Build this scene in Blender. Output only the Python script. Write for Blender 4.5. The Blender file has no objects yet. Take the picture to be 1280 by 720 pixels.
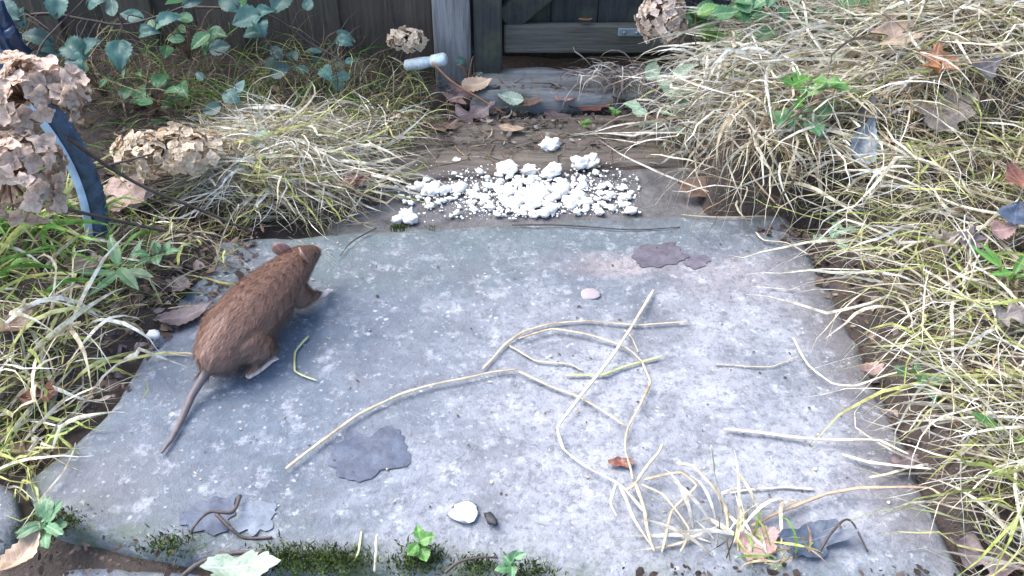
import bpy, math, random
import numpy as np
from mathutils import Vector, Matrix, noise as mnoise

R = math.radians
random.seed(11); rng = np.random.default_rng(7)
scene = bpy.context.scene
col = scene.collection

# ---------------------------------------------------------------- camera
FPX, CAMH, PITCH = 1100.0, 0.70, R(36.7)          # focal length in photo pixels, height, tilt
cd = bpy.data.cameras.new('camera'); cam = bpy.data.objects.new('camera', cd); col.objects.link(cam)
cd.sensor_width = 36; cd.lens = FPX / 1280 * 36; cd.clip_start = 0.02; cd.clip_end = 500
cam.location = (0, 0, CAMH); cam.rotation_euler = (math.pi / 2 - PITCH, 0, 0)
scene.camera = cam

# ---------------------------------------------------------------- sky, sun, exposure
SUN_EL, SUN_AZ = R(57), R(-68)                     # azimuth from +Y (away from camera) towards -X
w = bpy.data.worlds.new('World'); scene.world = w; w.use_nodes = True
nt = w.node_tree; nt.nodes.clear()
sk = nt.nodes.new('ShaderNodeTexSky'); sk.sky_type = 'NISHITA'; sk.sun_disc = False
sk.sun_elevation = SUN_EL; sk.sun_rotation = SUN_AZ
sk.air_density = 1.0; sk.dust_density = 2.5; sk.ozone_density = 1.6
bg = nt.nodes.new('ShaderNodeBackground'); bg.inputs['Strength'].default_value = 0.15
wo = nt.nodes.new('ShaderNodeOutputWorld')
nt.links.new(sk.outputs[0], bg.inputs[0]); nt.links.new(bg.outputs[0], wo.inputs[0])
sd = bpy.data.lights.new('sun', 'SUN'); sun = bpy.data.objects.new('sun', sd); col.objects.link(sun)
sd.energy = 1.4; sd.angle = R(55); sd.color = (1.0, 0.98, 0.945)
sdir = Vector((math.sin(SUN_AZ) * math.cos(SUN_EL), math.cos(SUN_AZ) * math.cos(SUN_EL), math.sin(SUN_EL)))
sun.rotation_euler = sdir.to_track_quat('Z', 'Y').to_euler()
vs = scene.view_settings
vs.view_transform = 'Standard'; vs.look = 'None'; vs.gamma = 1.0; vs.use_curve_mapping = False
vs.exposure = 2.05

# ---------------------------------------------------------------- helpers
def ray(px, py):
    u, v = px - 640.0, py - 360.0
    c, s = math.cos(PITCH), math.sin(PITCH)
    return Vector((u, FPX * c - v * s, -(v * c + FPX * s)))
def G(px, py, z=0.0):                              # the point at height z seen at that pixel
    d = ray(px, py); return Vector((0, 0, CAMH)) + d * ((CAMH - z) / -d.z)
def P(px, py, Y):                                  # the point at distance Y seen at that pixel
    d = ray(px, py); return Vector((0, 0, CAMH)) + d * (Y / d.y)

def tag(o, label=None, cat=None, group=None, kind=None):
    if label: o['label'] = label
    if cat: o['category'] = cat
    if group: o['group'] = group
    if kind: o['kind'] = kind
    return o
def link(name, me, mat=None, parent=None, loc=None):
    o = bpy.data.objects.new(name, me); col.objects.link(o)
    if mat is not None and me is not None and len(me.materials) == 0: me.materials.append(mat)
    if parent is not None: o.parent = parent
    if loc is not None: o.location = loc
    return o
def empty(name, loc=(0, 0, 0)):
    o = bpy.data.objects.new(name, None); col.objects.link(o); o.location = loc
    o.empty_display_size = 0.02
    return o
def mesh(name, v, f, smooth=True):
    me = bpy.data.meshes.new(name); me.from_pydata([tuple(p) for p in v], [], f); me.update()
    if smooth: me.polygons.foreach_set('use_smooth', [True] * len(me.polygons))
    return me
def add_box(V, F, lo, hi, jit=0.0):
    b = len(V)
    for z in (lo[2], hi[2]):
        for (x, y) in ((lo[0], lo[1]), (hi[0], lo[1]), (hi[0], hi[1]), (lo[0], hi[1])):
            V.append(Vector((x + random.uniform(-jit, jit), y, z + random.uniform(-jit, jit))))
    F += [(b, b+3, b+2, b+1), (b+4, b+5, b+6, b+7), (b, b+1, b+5, b+4), (b+1, b+2, b+6, b+5), (b+2, b+3, b+7, b+6), (b+3, b, b+4, b+7)]
def bevel(o, wd=0.003, seg=2):
    m = o.modifiers.new('bevel', 'BEVEL'); m.width = wd; m.segments = seg; m.limit_method = 'ANGLE'
    return o
def smooth_path(pts, n):
    pts = [Vector(p) for p in pts]
    if len(pts) < 3: pts = [pts[0], (pts[0] + pts[-1]) / 2, pts[-1]]
    q = [pts[0] * 2 - pts[1]] + pts + [pts[-1] * 2 - pts[-2]]
    out = []
    for i in range(len(pts) - 1):
        p0, p1, p2, p3 = q[i:i+4]
        for k in range(n):
            t = k / n
            out.append(0.5 * ((2*p1) + (p2-p0)*t + (2*p0-5*p1+4*p2-p3)*t*t + (3*p1-p0-3*p2+p3)*t**3))
    out.append(pts[-1]); return out
def tube(path, radii, sides=6, flat=1.0, wob=0.0):
    """a tapered closed tube along a path"""
    V, F = [], []; n = len(path)
    up = Vector((0, 0, 1))
    for i, p in enumerate(path):
        t = (path[min(i+1, n-1)] - path[max(i-1, 0)]).normalized()
        a = t.cross(up)
        if a.length < 1e-3: a = t.cross(Vector((1, 0, 0)))
        a.normalize(); b = a.cross(t).normalized()
        r = radii[i] if hasattr(radii, '__len__') else radii
        r *= 1 + random.uniform(-wob, wob)
        for k in range(sides):
            an = 2 * math.pi * k / sides
            V.append(p + a * math.cos(an) * r + b * math.sin(an) * r * flat)
    for i in range(n - 1):
        for k in range(sides):
            k2 = (k + 1) % sides
            F.append((i*sides+k, i*sides+k2, (i+1)*sides+k2, (i+1)*sides+k))
    F.append(tuple(range(sides - 1, -1, -1))); F.append(tuple((n-1)*sides + k for k in range(sides)))
    return V, F
def join(*parts):
    V, F = [], []
    for v, f in parts:
        b = len(V); V += list(v); F += [tuple(i + b for i in q) for q in f]
    return V, F
def sst(a, b, x):
    t = np.clip((np.asarray(x, float) - a) / (b - a), 0, 1); return t * t * (3 - 2 * t)
_T = rng.random((64, 64))
def vnoise(x, y):
    x = np.asarray(x, float); y = np.asarray(y, float)
    xi = np.floor(x).astype(int); yi = np.floor(y).astype(int); fx = x - xi; fy = y - yi
    fx = fx*fx*(3-2*fx); fy = fy*fy*(3-2*fy)
    a = _T[xi % 64, yi % 64]; b = _T[(xi+1) % 64, yi % 64]; c = _T[xi % 64, (yi+1) % 64]; d = _T[(xi+1) % 64, (yi+1) % 64]
    return (a*(1-fx)+b*fx)*(1-fy) + (c*(1-fx)+d*fx)*fy - 0.5
def fbm(x, y, f, o=4):
    s = 0; a = 1
    for i in range(o): s = s + a * vnoise(np.asarray(x)*f + 17.3*i, np.asarray(y)*f + 5.1*i); a *= .5; f *= 2.1
    return s

# ---------------------------------------------------------------- materials
def newmat(name):
    m = bpy.data.materials.new(name); m.use_nodes = True; t = m.node_tree; t.nodes.clear()
    out = t.nodes.new('ShaderNodeOutputMaterial'); b = t.nodes.new('ShaderNodeBsdfPrincipled')
    t.links.new(b.outputs[0], out.inputs[0]); return m, t, b, out
def N(t, typ, **kw):
    n = t.nodes.new(typ)
    for k, v in kw.items():
        if k in n.inputs.keys(): n.inputs[k].default_value = v
        else: setattr(n, k, v)
    return n
def ramp(t, src, stops):
    r = t.nodes.new('ShaderNodeValToRGB'); e = r.color_ramp.elements
    while len(e) < len(stops): e.new(0.5)
    for i, (p, c) in enumerate(stops):
        e[i].position = p; e[i].color = (c, c, c, 1) if not hasattr(c, '__len__') else (*c, 1)
    t.links.new(src, r.inputs[0]); return r.outputs[0]
def mix(t, fac, a, b, mode='MIX'):
    m = t.nodes.new('ShaderNodeMix'); m.data_type = 'RGBA'; m.blend_type = mode
    for i, s in ((0, fac), (6, a), (7, b)):
        if hasattr(s, 'is_linked') or hasattr(s, 'links'): t.links.new(s, m.inputs[i])
        else: m.inputs[i].default_value = s if i == 0 else (*s, 1)
    return m.outputs[2]
def math_(t, op, a, b=None):
    m = t.nodes.new('ShaderNodeMath'); m.operation = op
    for i, s in ((0, a), (1, b)):
        if s is None: continue
        if hasattr(s, 'links'): t.links.new(s, m.inputs[i])
        else: m.inputs[i].default_value = s
    return m.outputs[0]
def coords(t, scale=(1, 1, 1), kind='Object'):
    tc = t.nodes.new('ShaderNodeTexCoord'); mp = t.nodes.new('ShaderNodeMapping'); mp.inputs['Scale'].default_value = scale
    t.links.new(tc.outputs[kind], mp.inputs[0]); return mp.outputs[0]
def noise_(t, vec, scale, detail=6, rough=.6, dist=0.0):
    n = t.nodes.new('ShaderNodeTexNoise'); n.inputs['Scale'].default_value = scale; n.inputs['Detail'].default_value = detail
    n.inputs['Roughness'].default_value = rough; n.inputs['Distortion'].default_value = dist
    t.links.new(vec, n.inputs['Vector']); return n.outputs[0]
def bump(t, b, h, strength=.4, dist=.004):
    n = t.nodes.new('ShaderNodeBump'); n.inputs['Strength'].default_value = strength; n.inputs['Distance'].default_value = dist
    t.links.new(h, n.inputs['Height']); t.links.new(n.outputs[0], b.inputs['Normal'])
def attr(t, name):
    a = t.nodes.new('ShaderNodeAttribute'); a.attribute_name = name; return a
def add_translucent(t, b, out, colsock, f):
    tr = t.nodes.new('ShaderNodeBsdfTranslucent'); mx = t.nodes.new('ShaderNodeMixShader'); mx.inputs[0].default_value = f
    t.links.new(colsock, tr.inputs[0]); t.links.new(b.outputs[0], mx.inputs[1]); t.links.new(tr.outputs[0], mx.inputs[2])
    t.links.new(mx.outputs[0], out.inputs[0])

def mat_concrete():
    m, t, b, o = newmat('weathered_concrete'); v0 = coords(t)
    wn = t.nodes.new('ShaderNodeTexNoise'); wn.inputs['Scale'].default_value = 60; t.links.new(v0, wn.inputs['Vector'])
    wm = t.nodes.new('ShaderNodeVectorMath'); wm.operation = 'MULTIPLY_ADD'; wm.inputs[1].default_value = (.006,) * 3
    t.links.new(wn.outputs['Color'], wm.inputs[0]); t.links.new(v0, wm.inputs[2]); v = wm.outputs[0]
    big = noise_(t, v, 3.6, 6, .66, .8); mid = noise_(t, v, 15, 8, .72, .4); fine = noise_(t, v, 120, 5, .75)
    c = ramp(t, mid, [(.32, (.058, .073, .096)), (.48, (.122, .140, .166)), (.66, (.225, .241, .268))])
    def patch(cx, cy, rx, ry, lo, hi):                                             # an oval patch of colour, ragged by noise
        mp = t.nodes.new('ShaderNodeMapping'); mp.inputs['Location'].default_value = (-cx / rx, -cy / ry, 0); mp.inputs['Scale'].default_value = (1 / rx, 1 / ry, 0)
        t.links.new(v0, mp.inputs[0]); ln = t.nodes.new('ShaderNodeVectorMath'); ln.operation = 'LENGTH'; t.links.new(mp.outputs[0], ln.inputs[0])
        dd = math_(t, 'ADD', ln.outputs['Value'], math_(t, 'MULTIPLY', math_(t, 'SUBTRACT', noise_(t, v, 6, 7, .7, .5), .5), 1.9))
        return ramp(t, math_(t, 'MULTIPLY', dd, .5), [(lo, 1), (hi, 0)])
    c = mix(t, math_(t, 'MULTIPLY', patch(.17, .66, .32, .26, .12, .62), .66), c, (.37, .365, .385))        # pale patches: brighter light towards the right painted into the concrete
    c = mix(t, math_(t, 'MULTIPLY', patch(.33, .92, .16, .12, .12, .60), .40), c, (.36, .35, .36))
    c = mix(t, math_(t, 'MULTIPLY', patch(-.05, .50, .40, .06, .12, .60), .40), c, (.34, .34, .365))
    c = mix(t, math_(t, 'MULTIPLY', patch(-.30, .82, .26, .30, .15, .62), .60), c, (.082, .110, .150))      # dark bluish patch: dimmer light on the left painted in
    c = mix(t, math_(t, 'MULTIPLY', patch(.05, 1.06, .45, .05, .15, .60), .60), c, (.095, .135, .140))
    c = mix(t, math_(t, 'MULTIPLY', patch(-.30, 1.00, .28, .09, .15, .60), .65), c, (.080, .118, .108))
    c = mix(t, math_(t, 'MULTIPLY', patch(.41, .78, .06, .38, .15, .60), .75), c, (.10, .082, .080))
    c = mix(t, math_(t, 'MULTIPLY', patch(.28, .96, .10, .07, .15, .55), .40), c, (.20, .165, .175))
    c = mix(t, math_(t, 'MULTIPLY', patch(-.42, .60, .10, .06, .15, .60), .5), c, (.12, .105, .105))
    c = mix(t, math_(t, 'MULTIPLY', patch(.14, .99, .10, .04, .15, .55), .5), c, (.40, .31, .28))           # rust wash
    c = mix(t, ramp(t, big, [(.34, .70), (.52, .0)]), c, (.085, .105, .132))
    c = mix(t, ramp(t, noise_(t, v, 9, 7, .72, .6), [(.36, .55), (.48, 0)]), c, (.10, .105, .125))
    c = mix(t, ramp(t, noise_(t, v, 34, 6, .7), [(.54, 0), (.66, .5)]), c, (.40, .415, .44))
    c = mix(t, ramp(t, fine, [(.36, .75), (.52, 0)]), c, (.085, .092, .11))
    c = mix(t, ramp(t, noise_(t, v0, 75, 4, .7), [(.60, 0), (.70, .55)]), c, (.46, .47, .49))
    for sc, th, k, pk in ((64, .24, .42, .88), (120, .30, .35, .78), (24, .15, .5, .90)):     # pale aggregate showing through
        vo = t.nodes.new('ShaderNodeTexVoronoi'); vo.inputs['Scale'].default_value = sc; t.links.new(v, vo.inputs['Vector'])
        sp = t.nodes.new('ShaderNodeSeparateColor'); t.links.new(vo.outputs['Color'], sp.inputs[0])
        pick = ramp(t, sp.outputs[0], [(pk, 0), (pk + .05, 1)])
        spot = ramp(t, math_(t, 'ADD', vo.outputs['Distance'], math_(t, 'MULTIPLY', sp.outputs[1], .12)), [(th * .4, 1), (th, 0)])
        c = mix(t, math_(t, 'MULTIPLY', math_(t, 'MULTIPLY', spot, pick), k), c, (.64, .66, .68))
    e = attr(t, 'edge').outputs['Fac']
    mossn = ramp(t, noise_(t, v, 26, 6, .7), [(.40, 0), (.60, 1)])
    c = mix(t, math_(t, 'MULTIPLY', math_(t, 'MULTIPLY', e, mossn), .85), c, (.055, .075, .030))
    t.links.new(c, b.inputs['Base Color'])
    t.links.new(ramp(t, big, [(.36, .50), (.62, .88)]), b.inputs['Roughness'])
    hsum = math_(t, 'ADD', math_(t, 'MULTIPLY', mid, .8), math_(t, 'MULTIPLY', fine, .6))
    bump(t, b, hsum, .9, .006)
    return m
def mat_soil(name='soil', a=(.022, .016, .013), c2=(.085, .060, .048)):
    m, t, b, o = newmat(name); v = coords(t)
    n1 = noise_(t, v, 22, 8, .7, .3); n2 = noise_(t, v, 140, 4, .7)
    c = ramp(t, n1, [(.3, a), (.55, tuple((p + q) / 2 for p, q in zip(a, c2))), (.75, c2)])
    c = mix(t, ramp(t, n2, [(.62, 0), (.70, .7)]), c, (.20, .16, .14))
    t.links.new(c, b.inputs['Base Color']); b.inputs['Roughness'].default_value = .85
    bump(t, b, math_(t, 'ADD', n1, math_(t, 'MULTIPLY', n2, .5)), .9, .012); return m
def mat_wood(name, dark, light, axis=2, moss=0.0, rough=.8, grain=70):
    m, t, b, o = newmat(name); s = [grain] * 3; s[axis] = grain / 16
    v = coords(t, tuple(s)); vo = coords(t)
    oi = t.nodes.new('ShaderNodeObjectInfo')
    ad = t.nodes.new('ShaderNodeVectorMath'); ad.operation = 'ADD'; t.links.new(v, ad.inputs[0])
    cm = t.nodes.new('ShaderNodeCombineXYZ'); r = math_(t, 'MULTIPLY', oi.outputs['Random'], 37.0)
    for i in range(3): t.links.new(r, cm.inputs[i])
    t.links.new(cm.outputs[0], ad.inputs[1]); v = ad.outputs[0]
    g = noise_(t, v, 1.0, 7, .65, .8); g2 = noise_(t, v, 3.1, 4, .6)
    c = ramp(t, g, [(.28, dark), (.52, tuple((p+q)/2 for p, q in zip(dark, light))), (.74, light)])
    c = mix(t, ramp(t, g2, [(.30, .55), (.48, 0)]), c, tuple(x * .35 for x in dark))
    if moss: c = mix(t, ramp(t, noise_(t, vo, 16, 5, .65), [(.46, 0), (.66, moss)]), c, (.060, .075, .035))
    hv = t.nodes.new('ShaderNodeHueSaturation'); t.links.new(c, hv.inputs['Color'])
    t.links.new(math_(t, 'ADD', math_(t, 'MULTIPLY', oi.outputs['Random'], .4), .8), hv.inputs['Value'])
    t.links.new(hv.outputs[0], b.inputs['Base Color']); b.inputs['Roughness'].default_value = rough
    bump(t, b, math_(t, 'ADD', g, math_(t, 'MULTIPLY', g2, .6)), .7, .003); return m
def mat_blade(name, rough=.72, tr=.30):
    m, t, b, o = newmat(name); a = attr(t, 'col').outputs['Color']; v = coords(t)
    c = mix(t, ramp(t, noise_(t, v, 75, 5, .65), [(.40, .62), (.56, 0)]), a, (.30, .22, .14), 'MULTIPLY')
    b.inputs['Specular IOR Level'].default_value = .25
    t.links.new(c, b.inputs['Base Color']); b.inputs['Roughness'].default_value = rough
    add_translucent(t, b, o, c, tr); return m
def mat_leaf(name, c1, c2, rough=.45, tr=.15, spot=(.05, .035, .03), var=.35, scale=45, veins=.45):
    m, t, b, o = newmat(name); v = coords(t); oi = t.nodes.new('ShaderNodeObjectInfo')
    n = noise_(t, v, scale, 5, .65, .5)
    c = ramp(t, n, [(.32, c1), (.66, c2)])
    c = mix(t, ramp(t, noise_(t, v, scale * 2.3, 4, .7), [(.58, 0), (.70, .7)]), c, spot)
    sx = t.nodes.new('ShaderNodeSeparateXYZ'); t.links.new(v, sx.inputs[0]); ay = math_(t, 'ABSOLUTE', sx.outputs[1])
    fr = math_(t, 'FRACT', math_(t, 'MULTIPLY', math_(t, 'ADD', math_(t, 'SUBTRACT', sx.outputs[0], math_(t, 'MULTIPLY', ay, .9)), math_(t, 'MULTIPLY', n, .004)), 170))
    line = math_(t, 'MAXIMUM', ramp(t, fr, [(.0, 1), (.14, 0)]), ramp(t, math_(t, 'MULTIPLY', ay, 400), [(.25, 1), (.42, 0)]))
    c = mix(t, math_(t, 'MULTIPLY', line, veins), c, tuple(min(.8, x * 1.5 + .03) for x in c2))
    hv = t.nodes.new('ShaderNodeHueSaturation'); t.links.new(c, hv.inputs['Color'])
    t.links.new(math_(t, 'ADD', math_(t, 'MULTIPLY', oi.outputs['Random'], var), 1 - var / 2), hv.inputs['Value'])
    t.links.new(hv.outputs[0], b.inputs['Base Color']); b.inputs['Roughness'].default_value = rough
    bump(t, b, noise_(t, v, scale * 3, 4, .6), .35, .002)
    add_translucent(t, b, o, hv.outputs[0], tr); return m
def mat_plain(name, c, rough=.5, var=.25, scale=60, bm=.3, spec=.5):
    m, t, b, o = newmat(name); v = coords(t); n = noise_(t, v, scale, 5, .65)
    cc = ramp(t, n, [(.3, tuple(x * (1 - var) for x in c)), (.7, tuple(min(1, x * (1 + var)) for x in c))])
    t.links.new(cc, b.inputs['Base Color']); b.inputs['Roughness'].default_value = rough
    b.inputs['Specular IOR Level'].default_value = spec
    bump(t, b, n, bm, .002); return m

M = {}
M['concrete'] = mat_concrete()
M['soil'] = mat_soil()
M['litter_soil'] = mat_soil('path_soil', (.060, .058, .060), (.215, .205, .205))
M['fence'] = mat_wood('dark_fence_wood', (.026, .020, .016), (.088, .066, .050), 2, .30)
M['post'] = mat_wood('grey_post_wood', (.075, .073, .073), (.26, .255, .255), 2, .15)
M['gate'] = mat_wood('damp_gate_wood', (.009, .010, .011), (.040, .041, .040), 2, .55)
M['rail'] = mat_wood('gate_rail_wood', (.045, .042, .036), (.14, .13, .11), 0, .5)
M['beam'] = mat_wood('rotting_threshold_wood', (.05, .052, .055), (.23, .235, .235), 0, .55, .8, 55)
M['plank'] = mat_wood('brown_plank_wood', (.040, .032, .028), (.20, .165, .135), 0, .15, .75, 45)
M['blade'] = mat_blade('grass_blade')
def mat_straw(name, c, br):
    m, t, b, o = newmat(name); v = coords(t)
    cc = ramp(t, noise_(t, v, 28, 5, .6), [(.32, br), (.46, c), (.70, tuple(min(.85, x * 1.18) for x in c))])
    cc = mix(t, ramp(t, noise_(t, v, 160, 4, .7), [(.56, 0), (.68, .6)]), cc, br)
    t.links.new(cc, b.inputs['Base Color']); b.inputs['Roughness'].default_value = .6; bump(t, b, noise_(t, v, 220, 3), .5, .001); return m
M['straw'] = mat_straw('dry_straw', (.37, .31, .21), (.19, .13, .075))
M['straw_white'] = mat_straw('bleached_straw', (.45, .41, .32), (.25, .195, .125))
M['straw_brown'] = mat_straw('brown_straw', (.33, .245, .165), (.16, .10, .06))
M['straw_green'] = mat_straw('greenish_straw', (.34, .36, .17), (.30, .26, .12))
M['twig'] = mat_plain('dark_bark', (.055, .040, .035), .65, .5, 90, .6)
M['reed'] = mat_plain('orange_reed', (.33, .17, .08), .55, .35, 60)
M['crumb'] = mat_plain('white_crumb', (.83, .81, .77), .9, .12, 200, .5)
M['chip'] = mat_plain('white_chip', (.60, .60, .60), .8, .1, 120, .4)
M['black'] = mat_plain('black_seed', (.02, .02, .022), .5, .3, 120)
M['blue'] = mat_plain('blue_plastic', (.036, .062, .100), .7, .8, 40, .4)
M['paleblue'] = mat_plain('pale_blue_plastic', (.36, .48, .58), .5, .35, 30, .1)
M['darkblue'] = mat_plain('dark_blue_plastic', (.014, .026, .06), .3, .35, 20, .1)
M['tube'] = mat_plain('chalky_tube', (.36, .42, .43), .7, .4, 55, .5)
M['metal'] = mat_plain('grey_metal', (.16, .20, .21), .5, .25, 80, .2)
M['hyd'] = mat_leaf('dried_sepal_pink_brown', (.38, .27, .20), (.70, .56, .46), .75, .34, (.20, .11, .07), .5, 60, 0)
M['hyd_tan'] = mat_leaf('dried_sepal_tan', (.42, .32, .22), (.72, .62, .48), .75, .3, (.30, .17, .08), .4, 60, 0)
M['hyd_pale'] = mat_leaf('dried_sepal_pale', (.50, .38, .29), (.82, .71, .60), .75, .3, (.32, .19, .12), .45, 60, 0)
M['stalk'] = mat_plain('hydrangea_stalk', (.15, .085, .055), .7, .4, 80)
M['bramble'] = mat_leaf('bramble_leaf', (.025, .075, .062), (.070, .150, .120), .50, .18, (.03, .06, .04), .8, 40, .18)
M['green'] = mat_leaf('fresh_green_leaf', (.05, .15, .025), (.12, .27, .05), .4, .3, (.06, .12, .03), .4, 40)
M['midgreen'] = mat_leaf('mid_green_leaf', (.04, .12, .05), (.11, .23, .10), .42, .25, (.05, .08, .04), .5, 40)
M['palegreen'] = mat_leaf('pale_green_leaf', (.20, .34, .22), (.40, .52, .36), .45, .25, (.16, .22, .12), .3, 40)
LC = {
 'purple': ((.070, .050, .050), (.165, .125, .125)), 'wetblue': ((.030, .042, .070), (.085, .108, .150)),
 'brown': ((.085, .050, .034), (.21, .135, .095)), 'redbrown': ((.10, .034, .022), (.20, .080, .052)),
 'orange': ((.17, .07, .03), (.33, .15, .07)), 'tan': ((.30, .20, .13), (.50, .37, .26)),
 'grey': ((.11, .090, .075), (.25, .205, .175)), 'pink': ((.17, .10, .085), (.33, .215, .19)),
 'bluegrey': ((.085, .10, .125), (.20, .235, .27)), 'palegreen': ((.13, .17, .12), (.27, .33, .25)), 'dark': ((.022, .020, .024), (.07, .062, .066))}
SOAKED = {'soaked_purple': ((.055, .048, .062), (.125, .112, .138)), 'soaked_blue': ((.026, .036, .062), (.075, .095, .140)), 'soaked_grey': ((.055, .070, .095), (.140, .165, .205))}
for k, (a, b_) in SOAKED.items(): M['leaf_' + k] = mat_leaf('wet_leaf_' + k, a, b_, .62, .0, tuple(x * .4 for x in a), .2, 55, 0)
for k, (a, b_) in LC.items(): M['leaf_' + k] = mat_leaf('fallen_leaf_' + k, a, b_, .5, .08, tuple(x * .5 for x in a), .35, 70)

# ---------------------------------------------------------------- ground
def xr(y): return .47 + (.29 - .47) * sst(1.08, 1.17, y) + .05 * sst(1.2, 1.65, y)     # where the right bank starts
def xl(y): return -.52 + (.52 - .23) * sst(1.09, 1.17, y) + .05 * sst(1.2, 1.6, y)     # where the left bank starts
def H(x, y):
    x = np.asarray(x, float); y = np.asarray(y, float)
    dr = x - xr(y); dl = xl(y) - x
    far = sst(.70, 1.25, y)
    h = -.032 + .010 * fbm(x, y, 9, 4)
    near = 1 - sst(3, 8, np.hypot(x, y))
    h = h + near * ((.02 + .120 * far) * sst(0, .05 + .07 * (1 - far), dr) + (.05 + .08 * far) * sst(.08, .42, dr) + .035 * fbm(x, y, 4, 3) * sst(.05, .2, dr))
    h = h + near * ((.022 + .022 * far) * sst(0, .12, dl) + .020 * sst(.1, .5, dl) + .022 * fbm(x + 3, y, 5, 3) * sst(.05, .2, dl))
    rim = .5 * fbm(x, y, 13, 4)
    band = sst(.50, .60, y) * sst(1.10, 1.05, y)
    h = h + band * (.060 * sst(.385, .475, x + .055 * rim) + .052 * sst(.70, .82, y) * sst(-.375 - .05 * sst(.95, .70, y), -.475 - .03 * sst(.95, .70, y), x - .05 * rim))
    h = h + near *   .030 * np.exp(-(((x + .33) / .13) ** 2 + ((y - 1.24) / .09) ** 2))          # the left straw hump
    return h
def slab_z(x, y): return .004 * fbm(np.asarray(x) + 2.0, y, 7, 4) + .0016 * fbm(x, np.asarray(y) + 2.0, 60, 3)
ZP = -.020
SLX0, SLX1, SLY0, SLY1 = -.505, .455, .49, 1.09
def HT(x, y):                                      # ground or slab top, for things that lie on either
    h = H(x, y)
    cor = (x > xl(y) - .03) & (x < xr(y) + .03)
    h = np.where(cor & (y > 1.10) & (y < 1.285), np.maximum(h, ZP - .003), h)
    h = np.where(cor & (y >= 1.285) & (y < 1.47), np.maximum(h, ZP + .006), h)
    h = np.where(cor & (y > 1.545) & (y < 1.70), np.maximum(h, .012), h)
    ins = (x > SLX0 + .11 * sst(.62, 1.05, y)) & (x < SLX1 - .03) & (y > SLY0) & (y < SLY1 - .0)
    return np.where(ins, np.maximum(h, slab_z(x, y) + .0008), h)

def axis(lo, hi, st, ext):
    a = list(np.arange(lo, hi + st * .5, st)); s = st; v = a[-1]
    while v < ext: s *= 1.35; v += s; a.append(v)
    s = st; v = a[0]
    while v > -ext: s *= 1.35; v -= s; a.insert(0, v)
    return np.array(a)
gx = axis(-1.3, 1.3, .008, 60); gy = axis(.2, 1.9, .008, 60)
X, Y = np.meshgrid(gx, gy); Z = H(X, Y)
nx, ny = len(gx), len(gy)
V = np.stack([X.ravel(), Y.ravel(), Z.ravel()], 1)
I = np.arange(nx * ny).reshape(ny, nx)
F = np.stack([I[:-1, :-1].ravel(), I[:-1, 1:].ravel(), I[1:, 1:].ravel(), I[1:, :-1].ravel()], 1)
gm = mesh('ground', V.tolist(), F.tolist())
tag(link('ground', gm, M['soil']), 'dark damp garden soil under grass and slab', kind='structure')

# ---------------------------------------------------------------- the big concrete slab
def edge_curve(px, n):
    p = smooth_path([G(*q) for q in px], 12); L = [0]
    for a, b in zip(p, p[1:]): L.append(L[-1] + (b - a).length)
    out = []
    for i in range(n + 1):
        s = L[-1] * i / n; k = max(j for j in range(len(L)) if L[j] <= s + 1e-9); k = min(k, len(p) - 2)
        f = (s - L[k]) / max(L[k+1] - L[k], 1e-9); out.append(np.array(p[k].lerp(p[k+1], f))[:2])
    return np.array(out)
def slab(name, back, right, front, left, n, m, thick, mat, seed, z0=0.0):
    B = edge_curve(back, n); Fr = edge_curve(front, n); Lf = edge_curve(left, m); Rt = edge_curve(right, m)
    for j, C in enumerate((B, Fr, Lf, Rt)):                                     # chipped edges
        k = np.arange(len(C)); C[1:-1] += .006 * np.stack([fbm(k * .11 + seed, k * 0 + j * 3.3, 1, 4), fbm(k * .11 + seed + 40, k * 0 + j * 3.3, 1, 4)], 1)[1:-1]
    U, W = np.meshgrid(np.linspace(0, 1, n + 1), np.linspace(0, 1, m + 1))      # W: 0 back .. 1 front
    XY = ((1-W)[..., None]*B[None] + W[..., None]*Fr[None] + (1-U)[..., None]*Lf[:, None] + U[..., None]*Rt[:, None]
          - ((1-U)*(1-W))[..., None]*B[0] - (U*(1-W))[..., None]*B[-1] - ((1-U)*W)[..., None]*Fr[0] - (U*W)[..., None]*Fr[-1])
    x, y = XY[..., 0], XY[..., 1]
    wid = np.linalg.norm(B[-1] - B[0]); hei = np.linalg.norm(Lf[-1] - Lf[0])
    d = np.minimum(np.minimum(U, 1-U) * wid, np.minimum(W, 1-W) * hei)
    z = z0 + .004 * fbm(x + seed, y, 7, 4) + .0016 * fbm(x, y + seed, 60, 3) - .010 * np.exp(-d / .007) - .012 * np.clip(fbm(x + seed, y, 28, 3) - .05, 0, 1) * np.exp(-d / .03)
    V = np.stack([x.ravel(), y.ravel(), z.ravel()], 1).tolist()
    I = np.arange((n+1)*(m+1)).reshape(m+1, n+1)
    F = np.stack([I[:-1, :-1].ravel(), I[1:, :-1].ravel(), I[1:, 1:].ravel(), I[:-1, 1:].ravel()], 1).tolist()
    loop = list(I[0, :]) + list(I[1:, -1]) + list(I[-1, -2::-1]) + list(I[-2:0:-1, 0])
    b = len(V); cen = XY.reshape(-1, 2).mean(0)
    for i in loop: V.append([V[i][0] + (V[i][0]-cen[0])*.004, V[i][1] + (V[i][1]-cen[1])*.004, z0 - thick])
    L = len(loop)
    for k in range(L): F.append([loop[k], loop[(k+1) % L], b + (k+1) % L, b + k])
    me = mesh(name, V, F)
    ed = np.exp(-d / .022) * (.35 + .65 * np.maximum(sst(.75, 1, W), .8 * sst(.12, 0, W)))
    a = me.attributes.new('edge', 'FLOAT', 'POINT'); a.data.foreach_set('value', list(ed.ravel()) + [1.0] * L)
    return link(name, me, mat)
SB = [(222, 303), (330, 292), (480, 284), (640, 275), (790, 267), (985, 262)]
SR = [(985, 262), (1030, 340), (1078, 430), (1118, 520), (1170, 640), (1236, 770)]
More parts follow.
